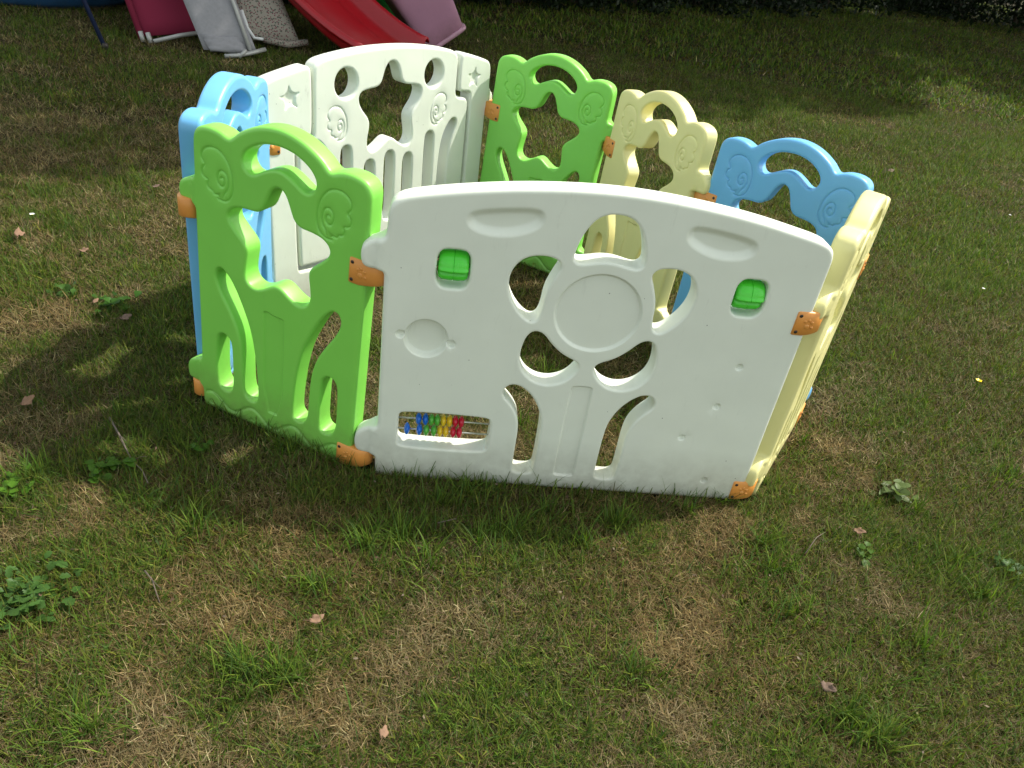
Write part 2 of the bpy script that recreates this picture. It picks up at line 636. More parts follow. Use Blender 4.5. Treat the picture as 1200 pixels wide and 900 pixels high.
knob_hole = [(-.2915, .453), (-.2915, .475), (-.2915, .496), (-.287, .505), (-.279, .511), (-.262, .511), (-.246, .511), (-.239, .505), (-.2345, .496), (-.2345, .475), (-.2345, .453), (-.239, .443), (-.247, .4375), (-.262, .4375), (-.278, .4375), (-.286, .443)]
ab_hole = [(-.341, .100), (-.341, .158), (-.333, .167), (-.171, .167), (-.162, .158), (-.162, .090), (-.171, .081), (-.333, .081), (-.341, .090)]
oval = [(.119, .572), (.119, .590), (.132, .601), (.187, .596), (.240, .586), (.252, .573), (.248, .552), (.217, .540), (.175, .541), (.135, .556)]
sdx, sdy = -.262, .317
det_large = [
    D_(circle(0, .415, .080, 60), .0055, .006), D_(oval, .010, .016), D_(flip(oval), .010, .016),
    D_([(-.019, .260), (.021, .260), (.0225, .25), (.0225, .045), (.021, .034), (-.021, .034), (-.0235, .045), (-.0225, .25)], .0045, .005, 1),
    D_(circle(-.300, .333, .041, 44), .013, .007),
    D_(circle(-.346, .338, .010, 18), .007, .004), D_(circle(-.254, .326, .010, 18), .007, .004)]
for u, v in ((.287, .331), (.269, .238), (.220, .157), (.295, .051)):
    det_large.append(D_(circle(u, v, .0090, 20), .0055, .0045))
me_large = build_panel('flower_panel', outer_large, [pt_top, pt_ur, flip(pt_ur), pt_lr, flip(pt_lr), sl_w, flip(sl_w), knob_hole, flip(knob_hole), ab_hole], det_large, r_out=0.0085, r_hole=0.0050, ubody=.386, coarse=0.02)

# ---- gate (listed as seen from inside the pen, flipped to the outside frame)
gf = [(-.393, .012), (-.392, .001), (-.382, 0), (.382, 0), (.392, .001), (.393, .012), (.393, .045), (.396, .052), (.418, .053), (.430, .066), (.429, .088), (.418, .102), (.402, .110), (.394, .12),
      (.393, .44), (.397, .450), (.418, .451), (.431, .462), (.430, .480), (.418, .490), (.406, .497), (.402, .510), (.403, .555), (.395, .574), (.378, .582), (.288, .604), (.272, .603), (.265, .590), (.264, .510), (.270, .500), (.310, .497), (.319, .488),
      (.319, .105), (.310, .092), (-.306, .092), (-.316, .105), (-.316, .425), (-.310, .436), (-.270, .440), (-.262, .450), (-.261, .588), (-.268, .602), (-.284, .602), (-.380, .582), (-.394, .574), (-.398, .56), (-.397, .40)]


def star5(cx, cy, R, r, rot=0):
    return [(cx+(R if k % 2 == 0 else r)*math.sin(rot+math.pi*k/5), cy+(R if k % 2 == 0 else r)*math.cos(rot+math.pi*k/5)) for k in range(10)]


me_gframe = build_panel('gate_frame', flip(gf), [], [D_(star5(-.327, .535, .037, .014, -.1), .006, .0055, 1), D_(star5(.327, .535, .037, .014, .1), .006, .0055, 1)], r_out=0.008, ubody=.405)
gd = [(-.308, .112), (-.300, .104), (.300, .104), (.308, .112), (.311, .30), (.311, .455), (.308, .474), (.296, .482), (.268, .484), (.256, .492), (.254, .51), (.256, .585), (.250, .604), (.222, .617), (.11, .631), (0, .635), (-.11, .631), (-.222, .617), (-.250, .606), (-.256, .588), (-.256, .45), (-.259, .434), (-.268, .428), (-.298, .426), (-.307, .415)]


def vslot(u, vt, w=0.019, vb=.172, lean=0):
    return [(u-w, vt-.02), (u-w*.7, vt-.004), (u, vt), (u+w*.7, vt-.004), (u+w, vt-.02), (u+w+lean*.5, (vt+vb)/2), (u+w+lean, vb+.02), (u+w*.7+lean, vb+.004), (u+lean, vb), (u-w*.7+lean, vb+.004), (u-w+lean, vb+.02), (u-w+lean*.5, (vt+vb)/2)]


s17 = [(.232, .418), (.247, .430), (.264, .426), (.266, .408), (.255, .385), (.243, .355), (.236, .30), (.234, .20), (.228, .180), (.213, .173), (.200, .182), (.196, .20), (.197, .30), (.203, .36), (.215, .395)]
gh = [circle(-.155, .555, .037, 30), circle(.158, .557, .037, 30),
      mir([(0, .600), (.016, .594), (.027, .575), (.035, .548), (.050, .537), (.085, .535), (.108, .529), (.114, .512), (.104, .489), (.078, .463), (.074, .445), (.081, .415), (.083, .394), (.074, .377), (.056, .375), (.030, .389), (.012, .402), (0, .405)]),
      vslot(-.154, .404), vslot(-.073, .356), vslot(0, .370), vslot(.070, .355), vslot(.154, .404), s17, flip(s17)]
gdet = wing(cx=.184, cy=.462, s=0.92) + wing(cx=-.184, cy=.462, s=0.92, m=-1)
me_gdoor = build_panel('gate_door', flip(gd), [flip(h) for h in gh], gdet, T=0.0205, r_out=0.008, r_hole=0.006, coarse=0.02)

# ------------------------------------------------------------------ small pen fittings
PV_ = np.array([[-0.6501, 1.3514], [-0.2635, 1.2246], [0.5287, 1.3363], [0.7116, 1.6998], [0.3834, 1.9401], [0.1539, 2.2759], [-0.2229, 2.4291], [-0.6587, 1.7582]])


def bm_obj(name, bm, mats, parent, smooth=True, ang=None):
    me = bpy.data.meshes.new(name)
    bmesh.ops.recalc_face_normals(bm, faces=bm.faces)
    if ang is not None:
        for e in bm.edges:
            if len(e.link_faces) == 2 and e.calc_face_angle(0) > ang:
                e.smooth = False
    for f in bm.faces:
        f.smooth = smooth
    bm.to_mesh(me)
    bm.free()
    return link(name, me, parent, mats)


def rev(bm, prof, axis='z', n=24, cen=(0, 0, 0), mi=0):
    """lathe: prof list of (r, h)"""
    rows = []
    for r, h in prof:
        row = []
        for i in range(n):
            a = 2*math.pi*i/n
            c, s = r*math.cos(a), r*math.sin(a)
            p = {'z': (c, s, h), 'x': (h, c, s), 'y': (c, h, s)}[axis]
            row.append(bm.verts.new((p[0]+cen[0], p[1]+cen[1], p[2]+cen[2])))
        rows.append(row)
    for a, b in zip(rows[:-1], rows[1:]):
        for i in range(n):
            f = bm.faces.new((a[i], a[(i+1) % n], b[(i+1) % n], b[i]))
            f.material_index = mi
    for row in (rows[0], rows[-1]):
        f = bm.faces.new(row)
        f.material_index = mi


def tube(bm, pts, r, n=10, mi=0, r2=None):
    pts = [Vector(p) for p in pts]
    rows = []
    for k, p in enumerate(pts):
        d = (pts[min(k+1, len(pts)-1)]-pts[max(k-1, 0)]).normalized()
        up = Vector((0, 0, 1)) if abs(d.z) < 0.9 else Vector((1, 0, 0))
        a = d.cross(up).normalized()
        b = d.cross(a)
        rr = r if r2 is None else r+(r2-r)*k/(len(pts)-1)
        rows.append([bm.verts.new(p+(a*math.cos(2*math.pi*i/n)+b*math.sin(2*math.pi*i/n))*rr) for i in range(n)])
    for a, b in zip(rows[:-1], rows[1:]):
        for i in range(n):
            f = bm.faces.new((a[i], a[(i+1) % n], b[(i+1) % n], b[i]))
            f.material_index = mi
    for row in (rows[0], rows[-1]):
        f = bm.faces.new(row)
        f.material_index = mi


def prism(bm, P, z0, z1, bev=0.002, mi=0):
    """plan polygon in x,y extruded along z with a small chamfer"""
    P = np.array(P)
    if area2(P) < 0:
        P = P[::-1]
    Q = offset(P, bev)
    rows = []
    for R_, z in ((Q, z0), (P, z0+bev), (P, z1-bev), (Q, z1)):
        rows.append([bm.verts.new((p[0], p[1], z)) for p in R_])
    n = len(P)
    for a, b in zip(rows[:-1], rows[1:]):
        for i in range(n):
            bm.faces.new((a[i], a[(i+1) % n], b[(i+1) % n], b[i])).material_index = mi
    bm.faces.new(rows[0]).material_index = mi
    bm.faces.new(rows[-1]).material_index = mi


def clip_bm(ue, uv, inward):
    """hinge clip on the right-hand end: wraps the panel end and swells into the pin housing"""
    bm = bmesh.new()
    t = 0.0245
    plan = [(ue, -t), (uv-0.016, -t), (uv-0.002, -0.0235), (uv+0.010, -0.018), (uv+0.017, -0.008), (uv+0.018, 0.002), (uv+0.014, 0.012), (uv+0.004, 0.019), (uv-0.012, 0.024), (uv-0.02, t), (ue, t)]
    P = resample(np.array(plan), 0.003)
    for _ in range(2):
        P = 0.5*P+0.25*(np.roll(P, 1, 0)+np.roll(P, -1, 0))
    prism(bm, P, 0, 0.049, 0.0022)
    for v in bm.verts:        # sloping lower edge beyond the plate
        k = max(0.0, min(1.0, (v.co.x-(ue+0.022))/0.05))
        if v.co.z < 0.02:
            v.co.z += 0.012*k
    for s in (-1, 1):
        for z in (0.008, 0.041):
            rev(bm, [(0.0001, 0), (0.0030, 0), (0.0034, 0.0006*s), (0.0028, 0.0012*s)], 'y', 14, (ue+0.0075, s*(t-0.0001), z), 1)
        # raised paw-like emboss
        for (cx, cz, rr) in ((ue+0.024, 0.020, 0.0045), (ue+0.019, 0.030, 0.0028), (ue+0.0255, 0.033, 0.0028), (ue+0.032, 0.029, 0.0028), (ue+0.034, 0.019, 0.0026)):
            if abs(cx-ue) < 0.04:
                rev(bm, [(rr*1.15, -0.0004*s), (rr, 0.0007*s), (rr*0.55, 0.0012*s), (0.0002, 0.0013*s)], 'y', 12, (cx, s*t, cz), 0)
    return bm


CLIP = {}
for key, (ue, uv) in dict(small=(0.151, 0.2034), large=(0.359, 0.400)).items():
    bm = clip_bm(ue, uv, 1)
    o = bm_obj('hinge_clip', bm, (M['orange'], M['screw']), None, True, math.radians(50))
    CLIP[key] = o.data
    bpy.data.objects.remove(o)

# ------------------------------------------------------------------ the pen
pen = empty('playpen', (0.03, 1.8, 0))
tag(pen, 'eight-sided plastic playpen of white, green, yellow and blue panels standing on the grass', 'playpen')


def place_panel(name, me, mat, ia, ib, view_out, tilt, label, z0=0.0, xsh=0.0):
    """ia/ib: pen corners at the outside-left and outside-right end"""
    A, B = PV_[ia], PV_[ib]
    if (ia, ib) == (2, 3):
        B = B + np.array([-0.001, 0.0])
    c = (A+B)/2 + xsh*(B-A)/np.linalg.norm(B-A)
    x = (B-A)/np.linalg.norm(B-A)
    outn = np.array([x[1], -x[0]])
    inn = -outn
    ln, rl = tilt
    # tilt was measured on the camera-facing side: lean ln towards it, roll rl along image left->right
    s = 1 if view_out else -1
    X = Vector((x[0], x[1], rl*s)).normalized()
    lean = Vector((inn[0], inn[1], 0))*(-ln*s)
    Z = (Vector((0, 0, 1)) + lean)
    Z = (Z - X*Z.dot(X)).normalized()
    Y = Z.cross(X)
    mw = Matrix(((X.x, Y.x, Z.x, c[0]), (X.y, Y.y, Z.y, c[1]), (X.z, Y.z, Z.z, z0), (0, 0, 0, 1)))
    if len(me.materials) == 0:
        me.materials.append(mat)
    o = bpy.data.objects.new(name, me)
    C.objects.link(o)
    o.material_slots[0].link = 'OBJECT'
    o.material_slots[0].material = mat
    o.parent = pen
    o.matrix_basis = Matrix.Translation(-Vector(pen.location)) @ mw
    tag(o, label)
    return o


def add_clips(pan, key):
    for z in (0.411, 0.006):
        o = bpy.data.objects.new('hinge_clip', CLIP[key])
        C.objects.link(o)
        o.parent = pan
        o.location = (0, 0, z)


SMALL = [
    ('green_front', M['green'], 0, 1, True, (-.0158, -.0247), 'lime green star panel with wings, front left beside the white flower panel'),
    ('yellow_right', M['yellow'], 2, 3, True, (0, 0), 'pale yellow star panel seen edge-on at the right end'),
    ('blue_right', M['blue'], 3, 4, False, (-.0513, .0207), 'sky blue star panel between the two yellow panels'),
    ('yellow_back', M['yellow'], 4, 5, False, (-.0196, -.0046), 'pale yellow star panel at the back beside the green one'),
    ('green_back', M['green'], 5, 6, False, (-.0279, -.0145), 'lime green star panel at the back beside the white gate'),
    ('blue_left', M['blue'], 7, 0, False, (0, 0), 'sky blue star panel at the left end behind the green one'),
]
for key, mat, ia, ib, vo, tl, lab in SMALL:
    p = place_panel('star_panel', me_small, mat, ia, ib, vo, tl, lab, xsh={'green_front': -.006, 'yellow_back': .011, 'green_back': .006, 'blue_right': .001, 'yellow_right': -.004}.get(key, 0))
    add_clips(p, 'small')
front = place_panel('flower_panel', me_large, M['white'], 1, 2, True, (.0132, .0173), 'wide white flower panel with green rollers and bead rods')
add_clips(front, 'large')
gate = place_panel('gate_frame', me_gframe, M['gate'], 6, 7, False, (-.0393, -.0034), 'weathered white gate posts and sill with small stars')
add_clips(gate, 'large')
door = link('gate_door', me_gdoor, gate, (M['gate'],))

# rollers in the two windows of the front panel
for u in (-.2625, .2645):
    bm = bmesh.new()
    prof = [(0.003, -.0285), (0.016, -.0285), (0.0235, -.0265), (0.0268, -.021), (0.0278, -.010), (0.0280, -.0010), (0.0268, -.0004), (0.0268, .0004), (0.0280, .0010), (0.0278, .010), (0.0268, .021), (0.0235, .0265), (0.016, .0285), (0.003, .0285)]
    rev(bm, prof, 'x', 96)
    for v in bm.verts:      # ridge and hollow around the barrel
        a = math.atan2(v.co.z, -v.co.y)      # angle from the outside
        r = math.hypot(v.co.y, v.co.z)
        k = 1
        for o_ in (0, math.pi):
            q = (a-o_+math.pi) % (2*math.pi)-math.pi
            k += 0.13*math.exp(-((q+.05)/.13)**2)-0.30*math.exp(-((q+.42)/.20)**2)
        if r > 0.01:
            v.co.y *= k*0.9
            v.co.z *= k
    for v in bm.verts:
        v.co.x *= .93
    tube(bm, [(-.031, 0, 0), (.031, 0, 0)], .004, 10)
    o = bm_obj('roller', bm, (M['roller'],), front, True, math.radians(60))
    o.location = (u, 0.000, .4735)
# bead rods
for v in (.137, .1105):
    bm = bmesh.new()
    tube(bm, [(-.347, 0, 0), (-.156, 0, 0)], .0016, 10)
    o = bm_obj('bead_rod', bm, (M['steel'],), front)
    o.location = (0, 0, v)
bead_me = {}
for c in ('blue', 'green', 'yellow', 'red'):
    bm = bmesh.new()
    rev(bm, [(0.002, -.0056), (0.006, -.0052), (0.0105, -.0028), (0.0122, -.0006), (0.0122, .0006), (0.0105, .0028), (0.006, .0052), (0.002, .0056)], 'x', 20)
    o = bm_obj('bead', bm, (M['bead_'+c],), None)
    bead_me[c] = o.data
    bpy.data.objects.remove(o)
cols = ['blue', 'blue', 'green', 'green', 'yellow', 'yellow', 'red', 'red']
for row, (v, us) in enumerate(((.137, [-.3015, -.288, -.2765, -.265, -.253, -.241, -.2295, -.218]), (.1105, [-.323, -.2985, -.285, -.270, -.258, -.2465, -.232, -.220]))):
    for k, u in enumerate(us):
        o = bpy.data.objects.new('bead', bead_me[cols[k]])
        C.objects.link(o)
        o.parent = front
        o.location = (u, 0.0, v)
        tag(o, cols[k]+' bead on the '+('upper' if row == 0 else 'lower')+' rod')

# ------------------------------------------------------------------ ground
def ground_mat():
    mt, t, b = new_mat('lawn_thatch')
    geo = N(t, 'ShaderNodeNewGeometry')
    pos = geo.outputs['Position']
    a = noise(t, 1.3, 6, 0.65, pos)
    c = noise(t, 22, 6, 0.75, pos)
    d = noise(t, 240, 4, 0.8, pos)
    c1 = ramp(t, a.outputs[0], [(0.38, (0.035, 0.05, 0.014)), (0.56, (0.085, 0.068, 0.034))])
    c2 = ramp(t, c.outputs[0], [(0.35, (0.030, 0.026, 0.013)), (0.5, (0.06, 0.06, 0.024)), (0.66, (0.15, 0.115, 0.062))])
    col = mixc(t, c1.outputs[0], c2.outputs[0], 0.55)
    c3 = ramp(t, d.outputs[0], [(0.3, (0.35, 0.35, 0.35)), (0.7, (1.5, 1.45, 1.35))])
    col = mixc(t, col, c3.outputs[0], 1.0, 'MULTIPLY')
    col = mixc(t, col, (0.5, 0.5, 0.5), 1.0, 'MULTIPLY')
    t.links.new(col, b.inputs['Base Color'])
    b.inputs['Roughness'].default_value = 1.0
    b.inputs['Specular IOR Level'].default_value = 0.1
    bp = N(t, 'ShaderNodeBump')
    bp.inputs['Strength'].default_value = 1.0
    bp.inputs['Distance'].default_value = 0.02
    t.links.new(c.outputs[0], bp.inputs['Height'])
    t.links.new(bp.outputs[0], b.inputs['Normal'])
    return mt


bm = bmesh.new()
S_ = 260
vs = [bm.verts.new((x, y, -0.004)) for x, y in ((-S_, -S_), (S_, -S_), (S_, S_), (-S_, S_))]
bm.faces.new(vs)
gr = bm_obj('ground', bm, (ground_mat(),), None, False)
tag(gr, kind='structure')


# ------------------------------------------------------------------ value noise
def vnoise(x, y, seed=0):
    xi, yi = np.floor(x).astype(np.int64), np.floor(y).astype(np.int64)
    xf, yf = x-xi, y-yi

    def h(a, b):
        n = (a*374761393 + b*668265263 + seed*1442695041) & 0x7fffffff
        n = ((n ^ (n >> 13))*1274126177) & 0x7fffffff
        return ((n ^ (n >> 16)) & 0xffff)/65535.0
    u, v = xf*xf*(3-2*xf), yf*yf*(3-2*yf)
    return (h(xi, yi)*(1-u)+h(xi+1, yi)*u)*(1-v)+(h(xi, yi+1)*(1-u)+h(xi+1, yi+1)*u)*v


def fbm(x, y, s, o=4, seed=0):
    r, a, t = 0, 0.5, 0
    for k in range(o):
        r = r+a*vnoise(x*s, y*s, seed+k*17)
        t += a
        s *= 2.1
        a *= 0.55
    return r/t


# lawn patches read off the photograph: px, py, radius (px), dryness change; some small dry spots paint sun falling through panel holes
PATCH = [(500, 770, 75, .34), (560, 740, 60, .22), (980, 560, 70, .34), (950, 620, 45, .24), (1040, 560, 60, .18), (130, 180, 110, .22), (60, 120, 80, .18), (20, 390, 50, .30), (20, 620, 45, .28), (700, 730, 45, .22), (640, 665, 30, .25),
         (860, 780, 60, .2), (990, 470, 60, .12), (1150, 430, 60, .10), (260, 545, 20, .32), (190, 860, 60, .28), (400, 870, 60, .26), (950, 850, 60, .15), (780, 850, 50, .2), (330, 590, 30, .15), (700, 590, 30, .15), (540, 600, 30, .1),  # small spot by the green panel: a sun fleck put in as straw colour
         (900, 670, 50, -.34), (930, 740, 50, -.25), (1130, 680, 70, -.36), (1000, 860, 80, -.3), (1050, 400, 80, -.22), (1130, 300, 110, -.22), (1000, 420, 50, -.2), (300, 780, 70, -.28), (450, 640, 60, -.34), (540, 600, 40, -.22), (230, 620, 40, -.25),
         (50, 720, 80, -.3), (60, 830, 70, -.2), (120, 560, 50, -.22), (20, 575, 40, -.25), (640, 830, 60, -.24), (800, 60, 300, -.12), (1100, 100, 200, -.22), (150, 380, 80, -.16), (620, 620, 60, -.2), (1100, 820, 80, -.2), (560, 670, 50, -.15), (780, 620, 40, -.1), (700, 800, 60, -.12), (640, 380, 60, -.1)]
PW = []
for px, py, r, a in PATCH:
    g0 = G(px, py)
    g1 = G(px+r, py)
    g2 = G(px, py-r*0.8)
    PW.append((g0[0], g0[1], max(0.02, np.hypot(*(g1-g0)[:2])), max(0.02, np.hypot(*(g2-g0)[:2])), a))


def dryness(x, y):
    d = 0.14*fbm(x, y, 1.9, 4, 8)+0.46*fbm(x, y, 6.0, 3, 11)+0.40*fbm(x, y, 17.0, 3, 23)
    d = 0.475+(d-0.5)*3.1
    for cx, cy, rx, ry, a in PW:
        d = d+(.85*a if a > 0 else 1.35*a)*np.exp(-((x-cx)/rx)**2-((y-cy)/ry)**2)
    return np.clip(d, 0, 1)


FOOT = []   # pen walls, kept free of blades growing through
for i in range(8):
    FOOT.append((PV_[i], PV_[(i+1) % 8]))


def near_wall(x, y, tol):
    r = np.zeros(len(x), bool)
    for A, B in FOOT:
        ab = B-A
        t = np.clip(((x-A[0])*ab[0]+(y-A[1])*ab[1])/(ab@ab), 0, 1)
        r |= np.hypot(A[0]+ab[0]*t-x, A[1]+ab[1]*t-y) < tol
    return r


def sample_view(n, zmin, zmax, margin=90):
    """points of the lawn the photograph looks at, between two distances, density uniform per square metre"""
    out = []
    tot = 0
    ys = (0.25, 30)
    while tot < n:
        y = rng.uniform(zmin, zmax, 400000)
        x = rng.uniform(-1, 1, 400000)*(y*1.0+0.75)+y*0.12
        X = np.c_[x, y, np.zeros_like(x)]
        px, py, w = ppx(X)
        ok = (px > -margin) & (px < 1200+margin) & (py > -60) & (py < 900+margin*1.6) & (w > 0.1)
        X = X[ok]
        out.append(X)
        tot += len(X)
        if len(X) == 0:
            break
    return np.vstack(out)[:n]


def make_blades(X, h, w, az, lean, curl, col, segs=2, twist=0.0, zbase=-0.004):
    """X base points; curved tapering blades; returns V, loops, ls, lt, per-vertex colour"""
    n = len(X)
    d = np.c_[np.cos(az), np.sin(az)]
    side = np.c_[-np.sin(az+twist), np.cos(az+twist)]
    rows = []
    px_, pz_ = np.zeros(n), np.zeros(n)
    ang = lean.copy()
    V = np.empty((n, segs*2+1, 3), np.float32)
    for k in range(segs+1):
        ww = w*(1-k/segs)**0.7*0.5 if k > 0 else w*0.5*0.8
        if k == 1:
            ww = w*0.5
        c = np.c_[X[:, 0]+d[:, 0]*px_, X[:, 1]+d[:, 1]*px_, zbase+pz_]
        if k < segs:
            V[:, 2*k, 0:2] = c[:, :2]-side*ww[:, None]
            V[:, 2*k+1, 0:2] = c[:, :2]+side*ww[:, None]
            V[:, 2*k, 2] = c[:, 2]
            V[:, 2*k+1, 2] = c[:, 2]
        else:
            V[:, 2*k] = c
        px_ = px_+np.sin(ang)*h/segs
        pz_ = np.maximum(pz_+np.cos(ang)*h/segs, 0.003)
        ang = ang+curl/segs
    nv = segs*2+1
    pat, ls, lt, off = [], [], [], 0
    for k in range(segs-1):
        pat += [2*k, 2*k+1, 2*k+3, 2*k+2]
        ls.append(off); lt.append(4); off += 4
    pat += [2*segs-2, 2*segs-1, 2*segs]
    ls.append(off); lt.append(3); off += 3
    pat, ls, lt = np.array(pat), np.array(ls), np.array(lt)
    base = np.arange(n)[:, None]
    loops = (base*nv+pat[None]).ravel()
    LS = (base*off+ls[None]).ravel()
    LT = np.tile(lt, n)
    colv = np.repeat(col, nv, axis=0)
    return V.reshape(-1, 3), loops, LS, LT, colv


def merge_obj(name, parts, mat):
    V, Lp, LS, LT, CC = [], [], [], [], []
    vo = lo = 0
    for v, l, s, t, c in parts:
        V.append(v); Lp.append(l+vo); LS.append(s+lo); LT.append(t); CC.append(c)
        vo += len(v); lo += len(l)
    me = mesh_np(name, np.vstack(V), np.concatenate(Lp), np.concatenate(LS), np.concatenate(LT))
    at = me.color_attributes.new('col', 'FLOAT_COLOR', 'POINT')
    cc = np.vstack(CC)
    at.data.foreach_set('color', np.c_[cc, np.ones(len(cc))].astype(np.float32).ravel())
    return link(name, me, None, (mat,))


GREEN = np.array([[.062, .120, .012], [.095, .158, .016], [.130, .182, .024], [.066, .125, .024], [.165, .182, .028]])
STRAW = np.array([[.34, .26, .145], [.26, .18, .092], [.42, .345, .22], [.19, .12, .06], [.30, .215, .13], [.22, .165, .085]])
MOSS = np.array([[.165, .155, .020], [.135, .145, .018], [.20, .155, .025]])


ALB = 0.64


def pick(P, n, k=1.0):
    i = rng.integers(0, len(P), n)
    c = P[i]*rng.uniform(0.6, 1.4, n)[:, None]*ALB*k
    return c*rng.uniform(0.93, 1.07, (n, 3))


def green_layer(n, z0, z1, hs, ws, seed=0, segs=2):
    X = sample_view(n, z0, z1)
    dr = dryness(X[:, 0], X[:, 1])
    tuft = fbm(X[:, 0], X[:, 1], 9.0, 3, 31)
    keep = rng.random(len(X)) < np.clip(1.16-1.04*dr, 0.14, 1)
    keep &= ~near_wall(X[:, 0], X[:, 1], 0.024)
    X, dr, tuft = X[keep], dr[keep], tuft[keep]
    n = len(X)
    h = hs*rng.uniform(0.5, 1.25, n)*(0.55+0.85*np.clip(1-dr, 0, 1)**1.2)*(0.6+0.9*tuft)
    w = ws*rng.uniform(0.5, 1.2, n)*np.where(rng.random(n) < .12, 1.9, 1)
    az = rng.uniform(0, 2*np.pi, n)
    lean = rng.uniform(0.2, 1.4, n)
    curl = rng.uniform(-0.3, 1.5, n)
    col = pick(GREEN, n)
    col = col*1.42
    warm = fbm(X[:, 0], X[:, 1], 2.3, 3, 77)[:, None]
    col = col*(0.75+0.5*warm)*np.array([1, 1, 1])+np.array([.03, .012, 0])*np.clip(dr-0.35, 0, 1)[:, None]
    ms = fbm(X[:, 0], X[:, 1], 3.1, 3, 55)
    mk = (ms > 0.54) & (rng.random(n) < 0.6)
    col[mk] = pick(MOSS, mk.sum())
    h[mk] *= 0.5
    return make_blades(X, h, w, az, lean, curl, col, segs, rng.uniform(-.6, .6, n))


def straw_layer(n, z0, z1, hs, ws):
    X = sample_view(n, z0, z1)
    dr = dryness(X[:, 0], X[:, 1])
    keep = rng.random(len(X)) < np.clip(0.50+0.6*dr, 0, 1)
    keep &= ~near_wall(X[:, 0], X[:, 1], 0.022)
    X, dr = X[keep], dr[keep]
    n = len(X)
    h = hs*rng.uniform(0.4, 1.3, n)
    w = ws*rng.uniform(0.5, 1.3, n)
    az = rng.uniform(0, 2*np.pi, n)
    lean = rng.uniform(0.7, 1.55, n)
    curl = rng.uniform(-1.4, 1.4, n)
    col = pick(STRAW, n, 1.0)*(0.66+0.36*dr)[:, None]*np.array([1.0, 1.03, .86])
    col = np.where(rng.random(n)[:, None] < .10, col*1.9, col)
    red = fbm(X[:, 0], X[:, 1], 2.0, 2, 91)[:, None]
    col = col*(1+np.array([.06, -.01, -.12])*np.clip((red-0.52)*5, 0, 1))
    return make_blades(X, h, w, az, lean, curl, col, 3 if z1 < 2 else 2, rng.uniform(-.8, .8, n), zbase=rng.uniform(0, .012, n)*np.clip(dr*1.5, .3, 1))


parts = [green_layer(210000, 0.35, 1.5, .024, .0015), green_layer(260000, 1.5, 3.0, .026, .0018), green_layer(300000, 3.0, 6.5, .030, .0025), green_layer(170000, 6.5, 24, .045, .008)]
# long tufts
TUFT = [(230, 620, 26), (285, 790, 60), (330, 800, 40), (430, 640, 60), (470, 630, 50), (545, 580, 26), (520, 590, 20), (380, 545, 26), (340, 530, 22), (800, 600, 14), (905, 670, 40), (890, 640, 30), (925, 720, 34), (1120, 660, 40), (1150, 700, 40), (1070, 600, 14), (990, 845, 50), (1030, 870, 40),
        (640, 600, 16), (720, 615, 20), (600, 625, 30), (680, 640, 26), (845, 590, 10), (960, 430, 16), (1090, 350, 40), (940, 520, 10), (40, 560, 24), (170, 590, 22), (500, 660, 36), (560, 640, 30), (640, 440, 14), (1180, 560, 30), (110, 860, 50), (740, 790, 40), (1080, 760, 40), (370, 690, 26), (610, 500, 8), (700, 120, 30), (1080, 110, 60), (900, 100, 60)]
TX, TH = [], []
for px, py, r in TUFT:
    for _ in range(int(10+r*rng.uniform(1.6, 4.0))):
        a, q = rng.uniform(0, 2*np.pi), abs(rng.normal(0, r*0.8))
        g0 = G(px+q*math.cos(a), py+q*0.6*math.sin(a))
        TX.append(g0)
        TH.append(rng.uniform(.025, .078))
for A, B in FOOT[:2]:      # uncut grass standing against the front panels
    for k in range(115):
        t = rng.random() if k % 3 else (.13, .32, .5, .78, .93)[k % 5]+rng.normal(0, .02)
        t = min(max(t, 0.0), 1.0)
        x = (B-A)/np.linalg.norm(B-A)
        on = np.array([x[1], -x[0]])
        p = A+(B-A)*t+on*rng.uniform(0.027, 0.05)
        TX.append(np.array([p[0], p[1], 0]))
        TH.append(rng.uniform(.03, .075)*(0.6+0.7*vnoise(np.array([t*9]), np.array([3.3]), 5)[0]))
TX, TH = np.array(TX), np.array(TH)
ok = ~near_wall(TX[:, 0], TX[:, 1], 0.0245)
TX, TH = TX[ok], TH[ok]
n = len(TX)
parts.append(make_blades(TX, TH, rng.uniform(.0018, .0032, n), rng.uniform(0, 2*np.pi, n), rng.uniform(0.05, 0.6, n), rng.uniform(0.3, 1.4, n), pick(GREEN[:4], n)*1.5, 4, rng.uniform(-.4, .4, n)))
Xw = sample_view(22000, 0.4, 5)
Xw = Xw[(dryness(Xw[:, 0], Xw[:, 1]) < 0.55) & ~near_wall(Xw[:, 0], Xw[:, 1], 0.03)]
n = len(Xw)
parts.append(make_blades(Xw, rng.uniform(.03, .065, n), rng.uniform(.0016, .003, n), rng.uniform(0, 2*np.pi, n), rng.uniform(0.1, 0.9, n), rng.uniform(0.3, 1.4, n), pick(GREEN, n), 4, rng.uniform(-.4, .4, n)))
g = merge_obj('grass', parts, M['grass'])
tag(g, kind='stuff')
sp = [straw_layer(260000, 0.35, 1.5, .026, .0010), straw_layer(240000, 1.5, 3.0, .028, .0013), straw_layer(200000, 3.0, 6.5, .032, .0021), straw_layer(70000, 6.5, 20, .05, .006)]
g = merge_obj('dry_grass', sp, M['straw'])
tag(g, kind='stuff')


